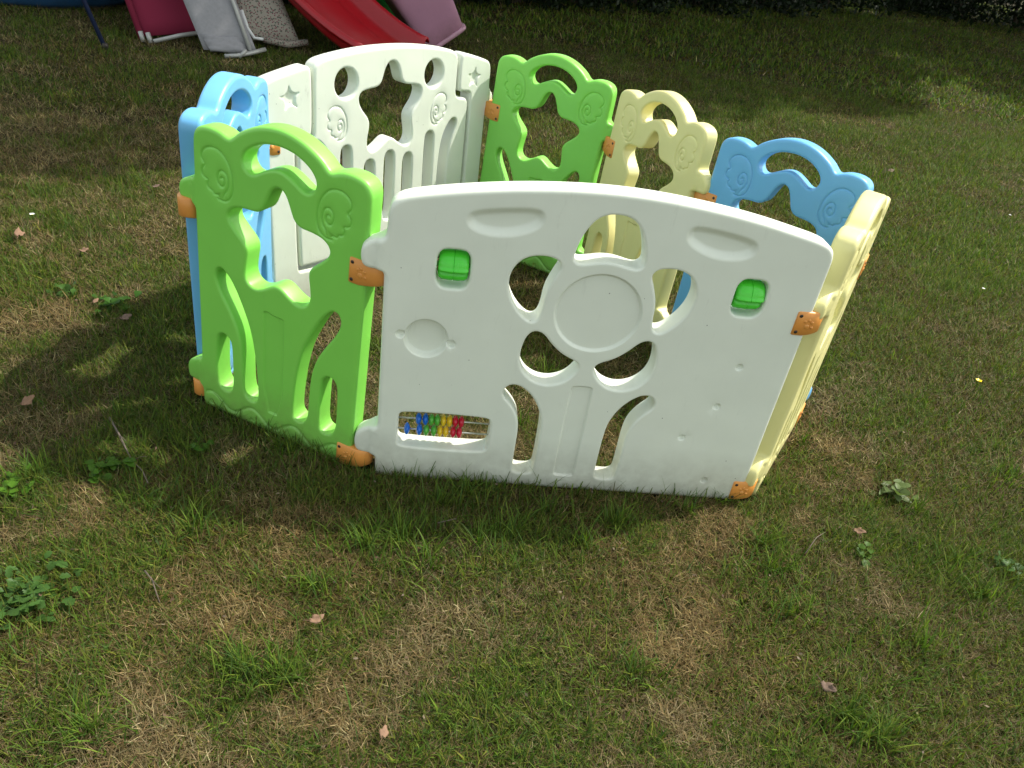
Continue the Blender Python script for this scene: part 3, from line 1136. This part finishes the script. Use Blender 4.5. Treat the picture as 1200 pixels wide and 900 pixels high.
# ------------------------------------------------------------------ weeds, leaves, twigs, flowers
def leaf_mesh(bm, base, az, length, width, tilt, lobes=0, curl=0.2, mi=0, segs=6):
    """one leaf blade as a bent strip with a folded midrib"""
    d = Vector((math.cos(az), math.sin(az), 0))
    s = Vector((-math.sin(az), math.cos(az), 0))
    rows = []
    for k in range(segs+1):
        t = k/segs
        wv = width*0.5*math.sin(math.pi*min(1, t*0.93+0.05))**0.8
        if lobes:
            wv *= 0.72+0.45*abs(math.sin(t*math.pi*lobes))
        zz = length*t*math.sin(tilt)-curl*length*t*t*0.5
        p = Vector(base)+d*(length*t*math.cos(tilt))+Vector((0, 0, zz))
        p.z = max(p.z, 0.002)
        rows.append([bm.verts.new(p-s*wv+Vector((0, 0, wv*0.35))), bm.verts.new(p), bm.verts.new(p+s*wv+Vector((0, 0, wv*0.35)))])
    for a, b in zip(rows[:-1], rows[1:]):
        for i in range(2):
            bm.faces.new((a[i], a[i+1], b[i+1], b[i])).material_index = mi


def colour_attr(me, col, var=0.2):
    at = me.color_attributes.new('col', 'FLOAT_COLOR', 'POINT')
    n = len(me.vertices)
    base = np.array(col)
    k = np.repeat(rng.uniform(1-var, 1+var, n//21+1), 21)[:n]
    cc = base[None]*k[:, None]
    at.data.foreach_set('color', np.c_[cc, np.ones(n)].astype(np.float32).ravel())


def weed(px, py, R, count, lsize, name, label, col, lobes=0, ratio=0.6):
    col = (col[0]*.85, col[1]*.80, col[2]*.5)
    c = G(px, py)
    bm = bmesh.new()
    for _ in range(count):
        a = rng.uniform(0, 2*np.pi)
        q = R*min(1.25, abs(rng.normal(0, .75)))
        leaf_mesh(bm, (q*math.cos(a), q*math.sin(a), rng.uniform(0.000, 0.022)), rng.uniform(0, 2*np.pi), lsize*rng.uniform(.35, 1.15), lsize*ratio*rng.uniform(.45, 1.0), rng.uniform(-.2, .9), lobes, rng.uniform(0, .8))
    o = bm_obj(name, bm, (M['leaf'],), None)
    o.location = c
    colour_attr(o.data, col)
    tag(o, label, 'weed', 'weeds growing in the lawn')


weed(35, 705, .055, 150, .022, 'lawn_weed', 'lobed-leaf weed patch at the left edge of the lawn below the twigs', (.055, .13, .04), 2, .8)
weed(125, 555, .035, 45, .024, 'lawn_weed', 'bright green weed rosette next to the long twig', (.06, .15, .02), 2, .8)
weed(15, 575, .03, 40, .022, 'lawn_weed', 'small bright weed at the left edge above the big lobed weed patch', (.07, .17, .02), 2, .8)
weed(1048, 583, .035, 22, .036, 'lawn_weed', 'grey-green round-leaved weed in the dry patch right of the pen', (.13, .19, .11), 0, .85)
weed(135, 360, .04, 30, .026, 'lawn_weed', 'clover-like weed left of the pen near two dry leaves', (.05, .14, .03), 1, .9)
weed(75, 347, .03, 18, .026, 'lawn_weed', 'small weed left of the clover-like weed', (.06, .14, .04), 1, .9)
weed(1175, 668, .03, 30, .018, 'lawn_weed', 'small shiny weed at the right edge of the lawn', (.06, .13, .05), 1, .9)
weed(1010, 655, .02, 20, .02, 'lawn_weed', 'small weed under the dry leaf right of the pen', (.07, .15, .04), 1, .8)
weed(235, 530, .02, 14, .018, 'lawn_weed', 'small weed in the shade in front of the green panel', (.06, .15, .03), 1, .9)


def dead_leaf(px, py, size, az, label, mat='deadleaf', z=0.022, lobes=3, roll=0.2):
    bm = bmesh.new()
    n = 22
    c0 = bm.verts.new((0, 0, 0.0))
    ring, mid = [], []
    for i in range(n):
        a = 2*math.pi*i/n
        r = size*0.5*(0.72+0.28*math.cos(a))*(1+0.16*math.sin(a*5+1)+0.08*rng.normal())
        x, y = r*math.cos(a), r*0.62*math.sin(a)
        z1 = size*0.10*math.sin(a*2+1)+abs(y)*0.5
        ring.append(bm.verts.new((x, y, z1+size*0.03*rng.normal())))
        mid.append(bm.verts.new((x*0.5, y*0.5, z1*0.35)))
    for i in range(n):
        j = (i+1) % n
        bm.faces.new((c0, mid[i], mid[j]))
        bm.faces.new((mid[i], ring[i], ring[j], mid[j]))
    tube(bm, [(-size*.2, 0, 0.001), (-size*.62, 0.002, 0.004)], size*0.014, 5)
    o = bm_obj('dry_leaf', bm, (M[mat],), None)
    sm = o.modifiers.new('thickness', 'SOLIDIFY')
    sm.thickness = 0.0006
    p = G(px, py)
    o.location = (p[0], p[1], z)
    o.rotation_euler = (roll, -roll*0.6, az)
    tag(o, label, 'leaf', 'fallen dry leaves on the lawn')


dead_leaf(368, 741, .030, 0.4, 'pinkish brown dry leaf on the grass below the green panel', z=.03)
dead_leaf(24, 284, .045, 2.0, 'orange-brown dry leaf at the far left edge of the lawn')
dead_leaf(98, 302, .032, 0.2, 'pale tan dry leaf left of the pen next to the orange-brown one')
dead_leaf(112, 363, .022, 1.2, 'small tan dry leaf beside the clover-like weed')
dead_leaf(146, 382, .034, 0.6, 'grey-brown dry leaf in the shadow edge left of the pen', 'deadleaf2')
dead_leaf(32, 482, .036, 0.9, 'curled brown dry leaf in the shade at the left edge', 'deadleaf', roll=.5)
dead_leaf(1000, 631, .030, -0.5, 'pointed tan dry leaf in the dry patch right of the pen', roll=.4)
dead_leaf(962, 813, .036, -1.0, 'dark reddish dry leaf near the bottom right', 'deadleaf2', roll=.3)
dead_leaf(182, 226, .030, 0.3, 'pale grey dry leaf up left of the blue panel', 'deadleaf2')
dead_leaf(448, 872, .024, 1.5, 'reddish dry leaf fragment at the bottom edge', 'deadleaf')
dead_leaf(1040, 205, .05, .2, 'dark dry leaf on the sunny lawn upper right', 'deadleaf2')


# crumbs of thatch and torn leaf lying between the blades, too many to count
Xc = sample_view(1500, 0.35, 4.5)
Xc = Xc[~near_wall(Xc[:, 0], Xc[:, 1], 0.03)]
nc = len(Xc)
Pc = Xc+np.c_[np.zeros(nc), np.zeros(nc), rng.uniform(.008, .024, nc)]
ac = rng.normal(size=(nc, 3))*np.array([1, 1, .35]); ac /= np.linalg.norm(ac, axis=1)[:, None]
bc = rng.normal(size=(nc, 3))*np.array([1, 1, .35]); bc -= ac*(ac*bc).sum(1)[:, None]; bc /= np.linalg.norm(bc, axis=1)[:, None]
sc_ = rng.uniform(.002, .006, nc)[:, None]
Vc = np.stack([Pc-ac*sc_, Pc+bc*sc_*.5, Pc+ac*sc_*.8+bc*sc_*.2, Pc-bc*sc_*.45], 1).reshape(-1, 3)
CC_ = np.array([[.13, .085, .05], [.09, .055, .035], [.19, .15, .10], [.12, .09, .065]])
tag(merge_obj('leaf_litter', [(Vc, np.arange(4*nc), np.arange(nc)*4, np.full(nc, 4), np.repeat(CC_[rng.integers(0, 4, nc)], 4, axis=0))], M['straw']), kind='stuff')


def twig(pxs, r, label):
    bm = bmesh.new()
    P = [G(a, b) for a, b in pxs]
    o0 = P[0].copy()
    q = [(p[0]-o0[0], p[1]-o0[1], 0.018+0.008*math.sin(i*2.1)) for i, p in enumerate(P)]
    tube(bm, q, r, 7, 0, r*0.55)
    for k in (1, 2):
        if k < len(q)-1:
            a = Vector(q[k])
            tube(bm, [a, a+Vector((0.012, 0.010*(-1)**k, 0.004)), a+Vector((0.022, 0.016*(-1)**k, 0.003))], r*0.5, 5, 0, r*0.2)
    o = bm_obj('twig', bm, (M['twig'],), None)
    o.location = (o0[0], o0[1], 0)
    tag(o, label, 'twig', 'twigs on the lawn')


twig([(130, 498), (142, 522), (155, 545), (168, 560), (175, 578)], .0021, 'long thin grey twig in the shade front left of the pen')
twig([(171, 678), (180, 692), (188, 712)], .0015, 'short dark twig below the long twig')
twig([(940, 656), (952, 640), (965, 628)], .0012, 'thin pale stalk on the lawn below the right end of the white panel')
twig([(512, 621), (533, 619)], .0013, 'short pale stalk lying in the shade under the white panel')


def flower(px, py, mat, size, label, cat, z=0.045, npet=5):
    p = G(px, py)
    root = empty('buttercup' if mat == 'petal_y' else 'daisy', (p[0], p[1], 0))
    bm = bmesh.new()
    for k in range(npet):
        leaf_mesh(bm, (0, 0, z), 2*math.pi*k/npet, size*0.5, size*(0.42 if npet < 8 else .16), 0.35, 0, 0.0, 0, 4)
    bm_obj('petals', bm, (M[mat],), root)
    bm = bmesh.new()
    rev(bm, [(size*0.12, z), (size*.10, z+size*.07), (0.0002, z+size*0.09)], 'z', 10)
    bm_obj('flower_centre', bm, (M['petal_y'],), root)
    bm = bmesh.new()
    tube(bm, [(0, 0, 0), (0.002, 0, z*.5), (0, 0, z)], .0008, 5)
    o = bm_obj('stem', bm, (M['leaf'],), root)
    colour_attr(o.data, (.06, .13, .02))
    tag(root, label, cat)
    return root


flower(1138, 462, 'petal_y', .020, 'single yellow buttercup on the lawn right of the pen', 'flower')
flower(1148, 347, 'petal_w', .014, 'small white daisy right of the pen above the yellow buttercup', 'flower', .03, 12)
flower(1180, 259, 'petal_w', .014, 'small white daisy near the right edge, highest on the sunny side', 'flower', .03, 12)
flower(40, 263, 'petal_w', .016, 'small white daisy at the left above the orange-brown leaf', 'flower', .03, 12)

# ------------------------------------------------------------------ toys and chairs at the back
# blue tub
p = G(0, 14)
tub = empty('plastic_tub', (p[0]-0.30, p[1]+0.72, 0))
bm = bmesh.new()
n = 96
rows = []
for (r, z, rib) in [(0.60, 0.0, 0), (0.64, 0.03, .3), (0.665, 0.07, 1), (0.672, .085, 1), (0.660, 0.093, .2), (0.662, .104, .2), (0.685, 0.115, 1), (0.70, 0.25, 1), (0.70, 0.34, .6), (0.735, 0.36, 0), (0.74, 0.385, 0), (0.70, 0.39, 0), (0.66, 0.36, 0), (0.62, 0.05, 0)]:
    row = []
    for i in range(n):
        a = 2*math.pi*i/n
        rr = r+0.010*rib*math.cos(a*24)
        row.append(bm.verts.new((rr*math.cos(a), rr*math.sin(a), z)))
    rows.append(row)
for a, b in zip(rows[:-1], rows[1:]):
    for i in range(n):
        bm.faces.new((a[i], a[(i+1) % n], b[(i+1) % n], b[i]))
bm.faces.new(rows[0]); bm.faces.new(rows[-1])
bm_obj('tub_wall', bm, (M['tub_blue'],), tub)
tag(tub, 'ribbed deep blue plastic tub at the top left corner, behind a dark pole', 'tub')

# leaning dark pole
p = G(124, 58)
pole = empty('garden_pole', (p[0], p[1], 0))
bm = bmesh.new()
tube(bm, [(0, 0, 0.0), (-0.30, 0.10, 0.62), (-0.65, 0.22, 1.35), (-0.77, 0.26, 1.6)], .011, 12)
bm_obj('pole_tube', bm, (M['navy'],), pole)
bm = bmesh.new()
rev(bm, [(0.010, -0.004), (0.015, -0.002), (0.015, 0.02), (0.012, 0.03)], 'z', 14)
bm_obj('rubber_foot', bm, (M['screw'],), pole)
tag(pole, 'dark navy metal pole leaning in front of the blue tub', 'pole')


def slab(bm, O, ux, uy, w, h, t, nx=8, ny=10, sag=0.0, mi=0, wob=0.0):
    """padded cloth sheet: O corner, ux,uy unit vectors, thickness along the normal"""
    ux, uy = Vector(ux).normalized(), Vector(uy).normalized()
    nn = ux.cross(uy).normalized()
    g0 = {}
    for s in (0, 1):
        for i in range(nx+1):
            for j in range(ny+1):
                a, b = i/nx, j/ny
                q = Vector(O)+ux*w*a+uy*h*b
                edge = 1-(2*abs(a-.5))**6
                edge *= 1-(2*abs(b-.5))**8
                q += nn*((s-0.5)*t*(0.35+0.65*edge)-sag*math.sin(math.pi*a)*math.sin(math.pi*b)+wob*math.sin(7*a+3*b*5))
                g0[s, i, j] = bm.verts.new(q)
    for i in range(nx):
        for j in range(ny):
            for s in (0, 1):
                bm.faces.new((g0[s, i, j], g0[s, i+1, j], g0[s, i+1, j+1], g0[s, i, j+1])).material_index = mi
    for i in range(nx):
        for j in (0, ny):
            bm.faces.new((g0[0, i, j], g0[0, i+1, j], g0[1, i+1, j], g0[1, i, j])).material_index = mi
    for j in range(ny):
        for i in (0, nx):
            bm.faces.new((g0[0, i, j], g0[0, i, j+1], g0[1, i, j+1], g0[1, i, j])).material_index = mi


# maroon folded chair: cloth hangs between a front tube and a rear tube
a0, a1 = G(160, 52), G(176, 51)
mc = empty('folding_chair', (a1[0], a1[1], 0))
bm = bmesh.new()
slab(bm, (-0.06, 0.03, 0.02), (0.75, 0.66, 0.10), (-0.42, 0.30, 0.80), 0.56, 0.85, 0.02, sag=.02)
bm_obj('seat_cloth', bm, (M['maroon'],), mc)
bm = bmesh.new()
tube(bm, [(-0.05, 0.015, 0.012), (-0.265, 0.17, 0.42), (-0.47, 0.32, 0.80)], .016, 10)
bm_obj('cloth_edge', bm, (M['maroon'],), mc)
bm = bmesh.new()
tube(bm, [(0.02, 0.0, 0.014), (0.12, 0.10, 0.045), (0.34, 0.32, 0.09)], .011, 10)
bm_obj('cross_tube', bm, (M['tube'],), mc)
for dx in (-.035, .005):
    bm = bmesh.new()
    tube(bm, [(dx, 0, 0.002), (dx-.02, .012, 0.05)], .0125, 10)
    bm_obj('foot_cap', bm, (M['tube'],), mc)
tag(mc, 'folded maroon cloth chair with white foot caps behind the pen', 'chair')

# grey folded lounger with floral pad
b0 = G(258, 68)
lg = empty('folding_lounger', (b0[0], b0[1], 0))
yaw = 0.0
bm = bmesh.new()
slab(bm, (-0.10, 0.03, 0.02), (0.92, 0.38, 0.04), (-0.50, 0.38, 0.72), 0.27, 0.95, 0.018, sag=-.01, wob=.003)
bm_obj('back_cloth', bm, (M['greyfab'],), lg)
bm = bmesh.new()
tube(bm, [(0.13, 0.10, 0.03), (-0.06, 0.26, 0.34), (-0.30, 0.46, 0.72)], .010, 10)
bm_obj('frame_tube', bm, (M['tube'],), lg)
bm = bmesh.new()
tube(bm, [(0.03, -0.01, 0.016), (0.08, 0.03, 0.02), (0.14, 0.08, 0.035), (0.19, .15, .05)], .011, 10)
tube(bm, [(0.09, 0.03, 0.012), (0.12, .06, 0.05)], .010, 8)
bm_obj('foot_tube', bm, (M['tube'],), lg)
bm = bmesh.new()
slab(bm, (-0.06, 0.02, 0.022), (0.95, 0.45, 0.0), (-0.3, 0.2, 0.30), 0.20, 0.10, 0.035, sag=0, wob=.004)
bm_obj('hem_roll', bm, (M['greyfab'],), lg)
tag(lg, 'folded grey cloth lounger on white tubes, its foot nearest the pen', 'lounger')
fp = G(300, 55)
fl = empty('cushion', (fp[0], fp[1], 0))
bm = bmesh.new()
slab(bm, (-0.03, 0.0, 0.03), (0.95, 0.40, 0.02), (-0.52, 0.42, 0.74), 0.27, 0.80, 0.05, sag=0.0, wob=.006)
bm_obj('cushion_pad', bm, (M['floral'],), fl)
bm = bmesh.new()
tube(bm, [(-0.10, 0.06, 0.17), (-0.05, 0.02, 0.085), (0.0, -0.02, 0.05), (0.05, -.01, 0.05)], .009, 8)
bm_obj('piping', bm, (M['petal_w'],), fl)
bm = bmesh.new()
tube(bm, [(0.05, -.01, 0.05), (0.17, 0.05, 0.03), (0.26, 0.12, 0.05)], .018, 8)
bm_obj('rolled_hem', bm, (M['floral'],), fl)
tag(fl, 'speckled floral cushion leaning on the grey lounger', 'cushion')

# red slide
sd = empty('garden_slide', (-0.64, 4.60, 0))
bm = bmesh.new()
path = []
for k in range(26):
    q = 0.42+1.9*k/25
    path.append((-q*0.95, 0.03+0.38*max(0, q-0.36)**1.6))
prof = [(-.27, .085), (-.262, .105), (-.245, .108), (-.232, .09), (-.222, .03), (-.205, .006), (-.12, 0), (-.105, .010), (-.09, 0), (0, 0.0), (.09, 0), (.105, .010), (.12, 0), (.205, .006), (.222, .03), (.232, .09), (.245, .108), (.262, .105), (.27, .085)]
prof2 = [(a, b-.014) for a, b in prof][::-1]
pr = prof+prof2
rows = []
for i, (x, z) in enumerate(path):
    row = []
    for a, b in pr:
        row.append(bm.verts.new((x, a*1.15, z+b)))
    rows.append(row)
for a, b in zip(rows[:-1], rows[1:]):
    for i in range(len(pr)):
        bm.faces.new((a[i], a[(i+1) % len(pr)], b[(i+1) % len(pr)], b[i]))
bm.faces.new(rows[0]); bm.faces.new(rows[-1])
ch = bm_obj('slide_chute', bm, (M['red'],), sd)
tag(sd, 'red plastic garden slide descending behind the white gate', 'slide')
sd.rotation_euler = (0, 0, math.radians(-27))
bm = bmesh.new()
bmesh.ops.create_cube(bm, size=1, matrix=Matrix.Translation((-1.95, 0.0, .30)) @ Matrix.Diagonal((.06, .50, .60, 1)))
bmesh.ops.bevel(bm, geom=bm.edges[:], offset=.012, segments=2, affect='EDGES')
tag(bm_obj('slide_support', bm, (M['dgreen'],), sd), 'green support under the slide')

# green and teal toy panel behind the slide
tp = G(455, 32)
tg = empty('toy_wall', (tp[0]-.1, tp[1]+.25, 0))
for mt_, x0, w_ in (('dgreen', 0.0, .22), ('teal', -0.26, .24)):
    bm = bmesh.new()
    bmesh.ops.create_cube(bm, size=1, matrix=Matrix.Translation((x0, 0, .30)) @ Matrix.Diagonal((w_, .05, .60, 1)))
    bmesh.ops.bevel(bm, geom=bm.edges[:], offset=.015, segments=3, affect='EDGES')
    tag(bm_obj('panel_board', bm, (M[mt_],), tg), ('green' if mt_ == 'dgreen' else 'teal')+' board')
tag(tg, 'green and teal toy panel standing between the red slide and pink toy', 'toy')

# pink tilted toy chair (open moulded shell)
pp = G(512, 56)
pk = empty('toy_chair', (pp[0], pp[1], 0))


def shell_box(bm, W, D_p, Hh, t=.012, taper=.85):
    o = [(a*W/2, b*D_p/2) for a, b in ((-1, -.8), (-.85, -1), (0, -1), (.85, -1), (1, -.8), (1, 0), (1, .8), (.85, 1), (0, 1), (-.85, 1), (-1, .8), (-1, 0))]
    def rr(k, inset, z):
        P = np.array([(a*k*(1-2*inset/W), b*k*(1-2*inset/D_p)) for a, b in o])
        P = smooth_loop(P, 3, 0.02, 0)
        return P, z
    n0 = None
    rows = []
    for k, ins, z in ((taper, 0, 0), (1, 0, Hh*.9), (1.0, -.02, Hh*.91), (1.0, -.02, Hh), (1.0, t, Hh), (taper, t, t)):
        P, z = rr(k, ins, z)
        P = resample(P, 0.02) if n0 is None else P
        L = np.r_[0, np.cumsum(np.linalg.norm(np.diff(np.vstack([P, P[:1]]), axis=0), axis=1))]
        n0 = 64
        s = np.linspace(0, L[-1], n0, endpoint=False)
        Q = np.vstack([P, P[:1]])
        P = np.c_[np.interp(s, L, Q[:, 0]), np.interp(s, L, Q[:, 1])]
        rows.append([bm.verts.new((a, b, z)) for a, b in P])
    for a, b in zip(rows[:-1], rows[1:]):
        for i in range(n0):
            bm.faces.new((a[i], a[(i+1) % n0], b[(i+1) % n0], b[i]))
    bm.faces.new(rows[0]); bm.faces.new(rows[-1])


bm = bmesh.new()
shell_box(bm, .40, .34, .50, taper=.78)
sh = bm_obj('chair_shell', bm, (M['pink'],), pk)
bm = bmesh.new()
P = resample(smooth_loop([(a*.172, b*.148) for a, b in ((-1, -.8), (-.85, -1), (0, -1), (.85, -1), (1, -.8), (1, 0), (1, .8), (.85, 1), (0, 1), (-.85, 1), (-1, .8), (-1, 0))], 3, .01), .012)
prism(bm, P, -.006, .022, .006)
rm = bm_obj('base_rim', bm, (M['pink'],), sh)
bm = bmesh.new()
bmesh.ops.create_cube(bm, size=1, matrix=Matrix.Translation((-.075, -.165, .40)) @ Matrix.Diagonal((.075, .02, .028, 1)))
bmesh.ops.bevel(bm, geom=bm.edges[:], offset=.006, segments=2, affect='EDGES')
hs_ = bm_obj('handle_slot', bm, (M['maroon'],), sh)
sh.matrix_basis = Matrix.Translation((0.0, .10, .045)) @ Matrix.Rotation(math.radians(-33), 4, 'Y') @ Matrix.Rotation(math.radians(14), 4, 'X') @ Matrix.Rotation(math.radians(24), 4, 'Z')
tag(pk, 'faded pink plastic toy chair tipped on its side right of the red slide', 'toy chair')


# ------------------------------------------------------------------ hedge and trees (they shade the back of the lawn)
def leaf_cloud(centres, radii, n, size, cols, squash=1.0):
    c = np.array(centres)
    r = np.array(radii)
    wgt = r**2
    i = rng.choice(len(c), n, p=wgt/wgt.sum())
    d = rng.normal(size=(n, 3))
    d /= np.linalg.norm(d, axis=1)[:, None]
    rad = r[i]*(rng.random(n)**0.45)
    P = c[i]+d*rad[:, None]*np.array([1, 1, squash])
    P = P[P[:, 2] > 0.02]
    n = len(P)
    a = rng.normal(size=(n, 3)); a /= np.linalg.norm(a, axis=1)[:, None]
    b = rng.normal(size=(n, 3)); b -= a*(a*b).sum(1)[:, None]; b /= np.linalg.norm(b, axis=1)[:, None]
    s = size*rng.uniform(.6, 1.3, n)[:, None]
    V = np.stack([P-a*s*.5, P+b*s*.28, P+a*s*.5, P-b*s*.28], 1).reshape(-1, 3)
    lp = np.arange(4*n)
    col = np.repeat(cols[rng.integers(0, len(cols), n)]*rng.uniform(.7, 1.3, n)[:, None], 4, axis=0)
    return V, lp, np.arange(n)*4, np.full(n, 4), col


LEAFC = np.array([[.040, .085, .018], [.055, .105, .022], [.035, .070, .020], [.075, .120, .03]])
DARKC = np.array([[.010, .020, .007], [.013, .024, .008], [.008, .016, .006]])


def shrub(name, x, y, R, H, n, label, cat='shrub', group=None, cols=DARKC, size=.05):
    root = empty(name, (x, y, 0))
    cs, rs = [], []
    for k in range(9):
        a = rng.uniform(0, 2*np.pi)
        q = R*rng.uniform(0, .65)
        cs.append((q*math.cos(a), q*math.sin(a), rng.uniform(.15, .8)*H))
        rs.append(R*rng.uniform(.45, .7))
    for k in range(5):
        cs.append((rng.uniform(-.7, .7)*R, rng.uniform(-.7, .7)*R, .12))
        rs.append(R*.45)
    o = merge_obj('foliage', [leaf_cloud(cs, rs, n, size, cols)], M['crown'])
    o.parent = root
    bm = bmesh.new()
    for k in range(5):
        a = k*1.3
        tube(bm, [(0.05*math.cos(a), .05*math.sin(a), -.05), (.2*R*math.cos(a), .2*R*math.sin(a), .4*H), (.5*R*math.cos(a), .5*R*math.sin(a), .8*H)], .03, 7, 0, .008)
    bm_obj('stems', bm, (M['bark'],), root)
    tag(root, label, cat, group)


hp = [(40, -14), (140, 2), (235, 4), (325, 14), (440, 2), (530, 10), (600, 8), (665, 10), (735, 12), (810, 13), (885, 14), (960, 14), (1040, 16), (1120, 26), (1190, 40)]
for k, (hx, hy) in enumerate(hp):
    q = G(hx, hy)
    w_ = float(np.hypot(*(G(hx+45, hy+3)-q)[:2]))
    w_ = min(max(w_, .45), 1.6)
    u_ = q[:2]/np.hypot(*q[:2])
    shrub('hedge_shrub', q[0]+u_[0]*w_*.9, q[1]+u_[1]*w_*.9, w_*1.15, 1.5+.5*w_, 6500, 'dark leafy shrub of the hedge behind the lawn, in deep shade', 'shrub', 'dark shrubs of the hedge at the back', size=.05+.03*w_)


def tree(x, y, cx, cy, rx, ry, z0, z1, n, label, cr, extra=()):
    """trunk at x,y; the crown overhangs towards cx,cy"""
    root = empty('garden_tree', (x, y, 0))
    bm = bmesh.new()
    tube(bm, [(0, 0, -.1), (.03, .02, .6), (-.04, .05, z0*.6), (.02, 0, z0), ((cx-x)*.2, (cy-y)*.2, z1*.85)], .19, 14, 0, .05)
    cs, rs = [], []
    for k in range(cr):
        a = rng.uniform(0, 2*np.pi)
        q = math.sqrt(rng.random())
        c = (cx-x+rx*q*math.cos(a), cy-y+ry*q*math.sin(a), rng.uniform(z0, z1))
        cs.append(c)
        rs.append(rng.uniform(.55, 1.15))
        if k % 3 == 0:
            tube(bm, [(0, 0, z0*.75), (c[0]*.45, c[1]*.45, z0*.75+(c[2]-z0*.75)*.6), c], .06, 7, 0, .012)
    for ex in extra:      # unseen low boughs, added to shade bright parts of the lawn
        cs.append((ex[0]-x, ex[1]-y, ex[2]))
        rs.append(ex[3])
        tube(bm, [(cs[0][0]*.5, cs[0][1]*.5, z0), ((ex[0]-x)*.7, (ex[1]-y)*.7, ex[2]+.4), cs[-1]], .05, 7, 0, .012)
    bm_obj('trunk', bm, (M['bark'],), root)
    o = merge_obj('crown', [leaf_cloud(cs, rs, n, .17, LEAFC, .7)], M['crown'])
    o.parent = root
    tag(root, label, 'tree')


tree(2.4, 15.2, 1.6, 9.9, 3.9, 3.5, 4.2, 6.6, 120000, 'tree behind the middle of the back hedge, its crown above the view', 130)
tree(10.5, 29.0, 11.0, 16.4, 7.0, 7.0, 4.6, 7.6, 190000, 'tree behind the right end of the back hedge, its crown above the view', 190,
     [(6.6, 13.2, 5.2, 1.1), (7.6, 14.4, 5.4, 1.2), (5.9, 12.6, 5.0, 1.0), (8.3, 13.6, 5.2, 1.1), (9.6, 13.4, 5.3, 1.1), (5.6, 13.9, 5.6, 1.1), (9.0, 12.4, 5.2, 1.0), (10.1, 12.3, 5.3, 1.1), (10.6, 14.2, 5.4, 1.2), (8.8, 14.9, 5.5, 1.2), (7.9, 12.6, 5.1, .9)])
tree(-4.5, 9.2, -1.6, 7.6, 3.4, 2.3, 3.8, 5.6, 70000, 'tree behind the blue tub, its crown above the view', 75,
     [(-.3, 5.4, 4.3, .7), (.6, 5.2, 4.2, .75), (1.3, 5.5, 4.4, .7), (.1, 4.5, 4.1, .55), (.9, 4.4, 4.2, .5), (.5, 3.95, 4.1, .42), (-.1, 6.1, 4.5, .8), (1.5, 4.75, 4.3, .4), (-.7, 4.9, 4.2, .5)])
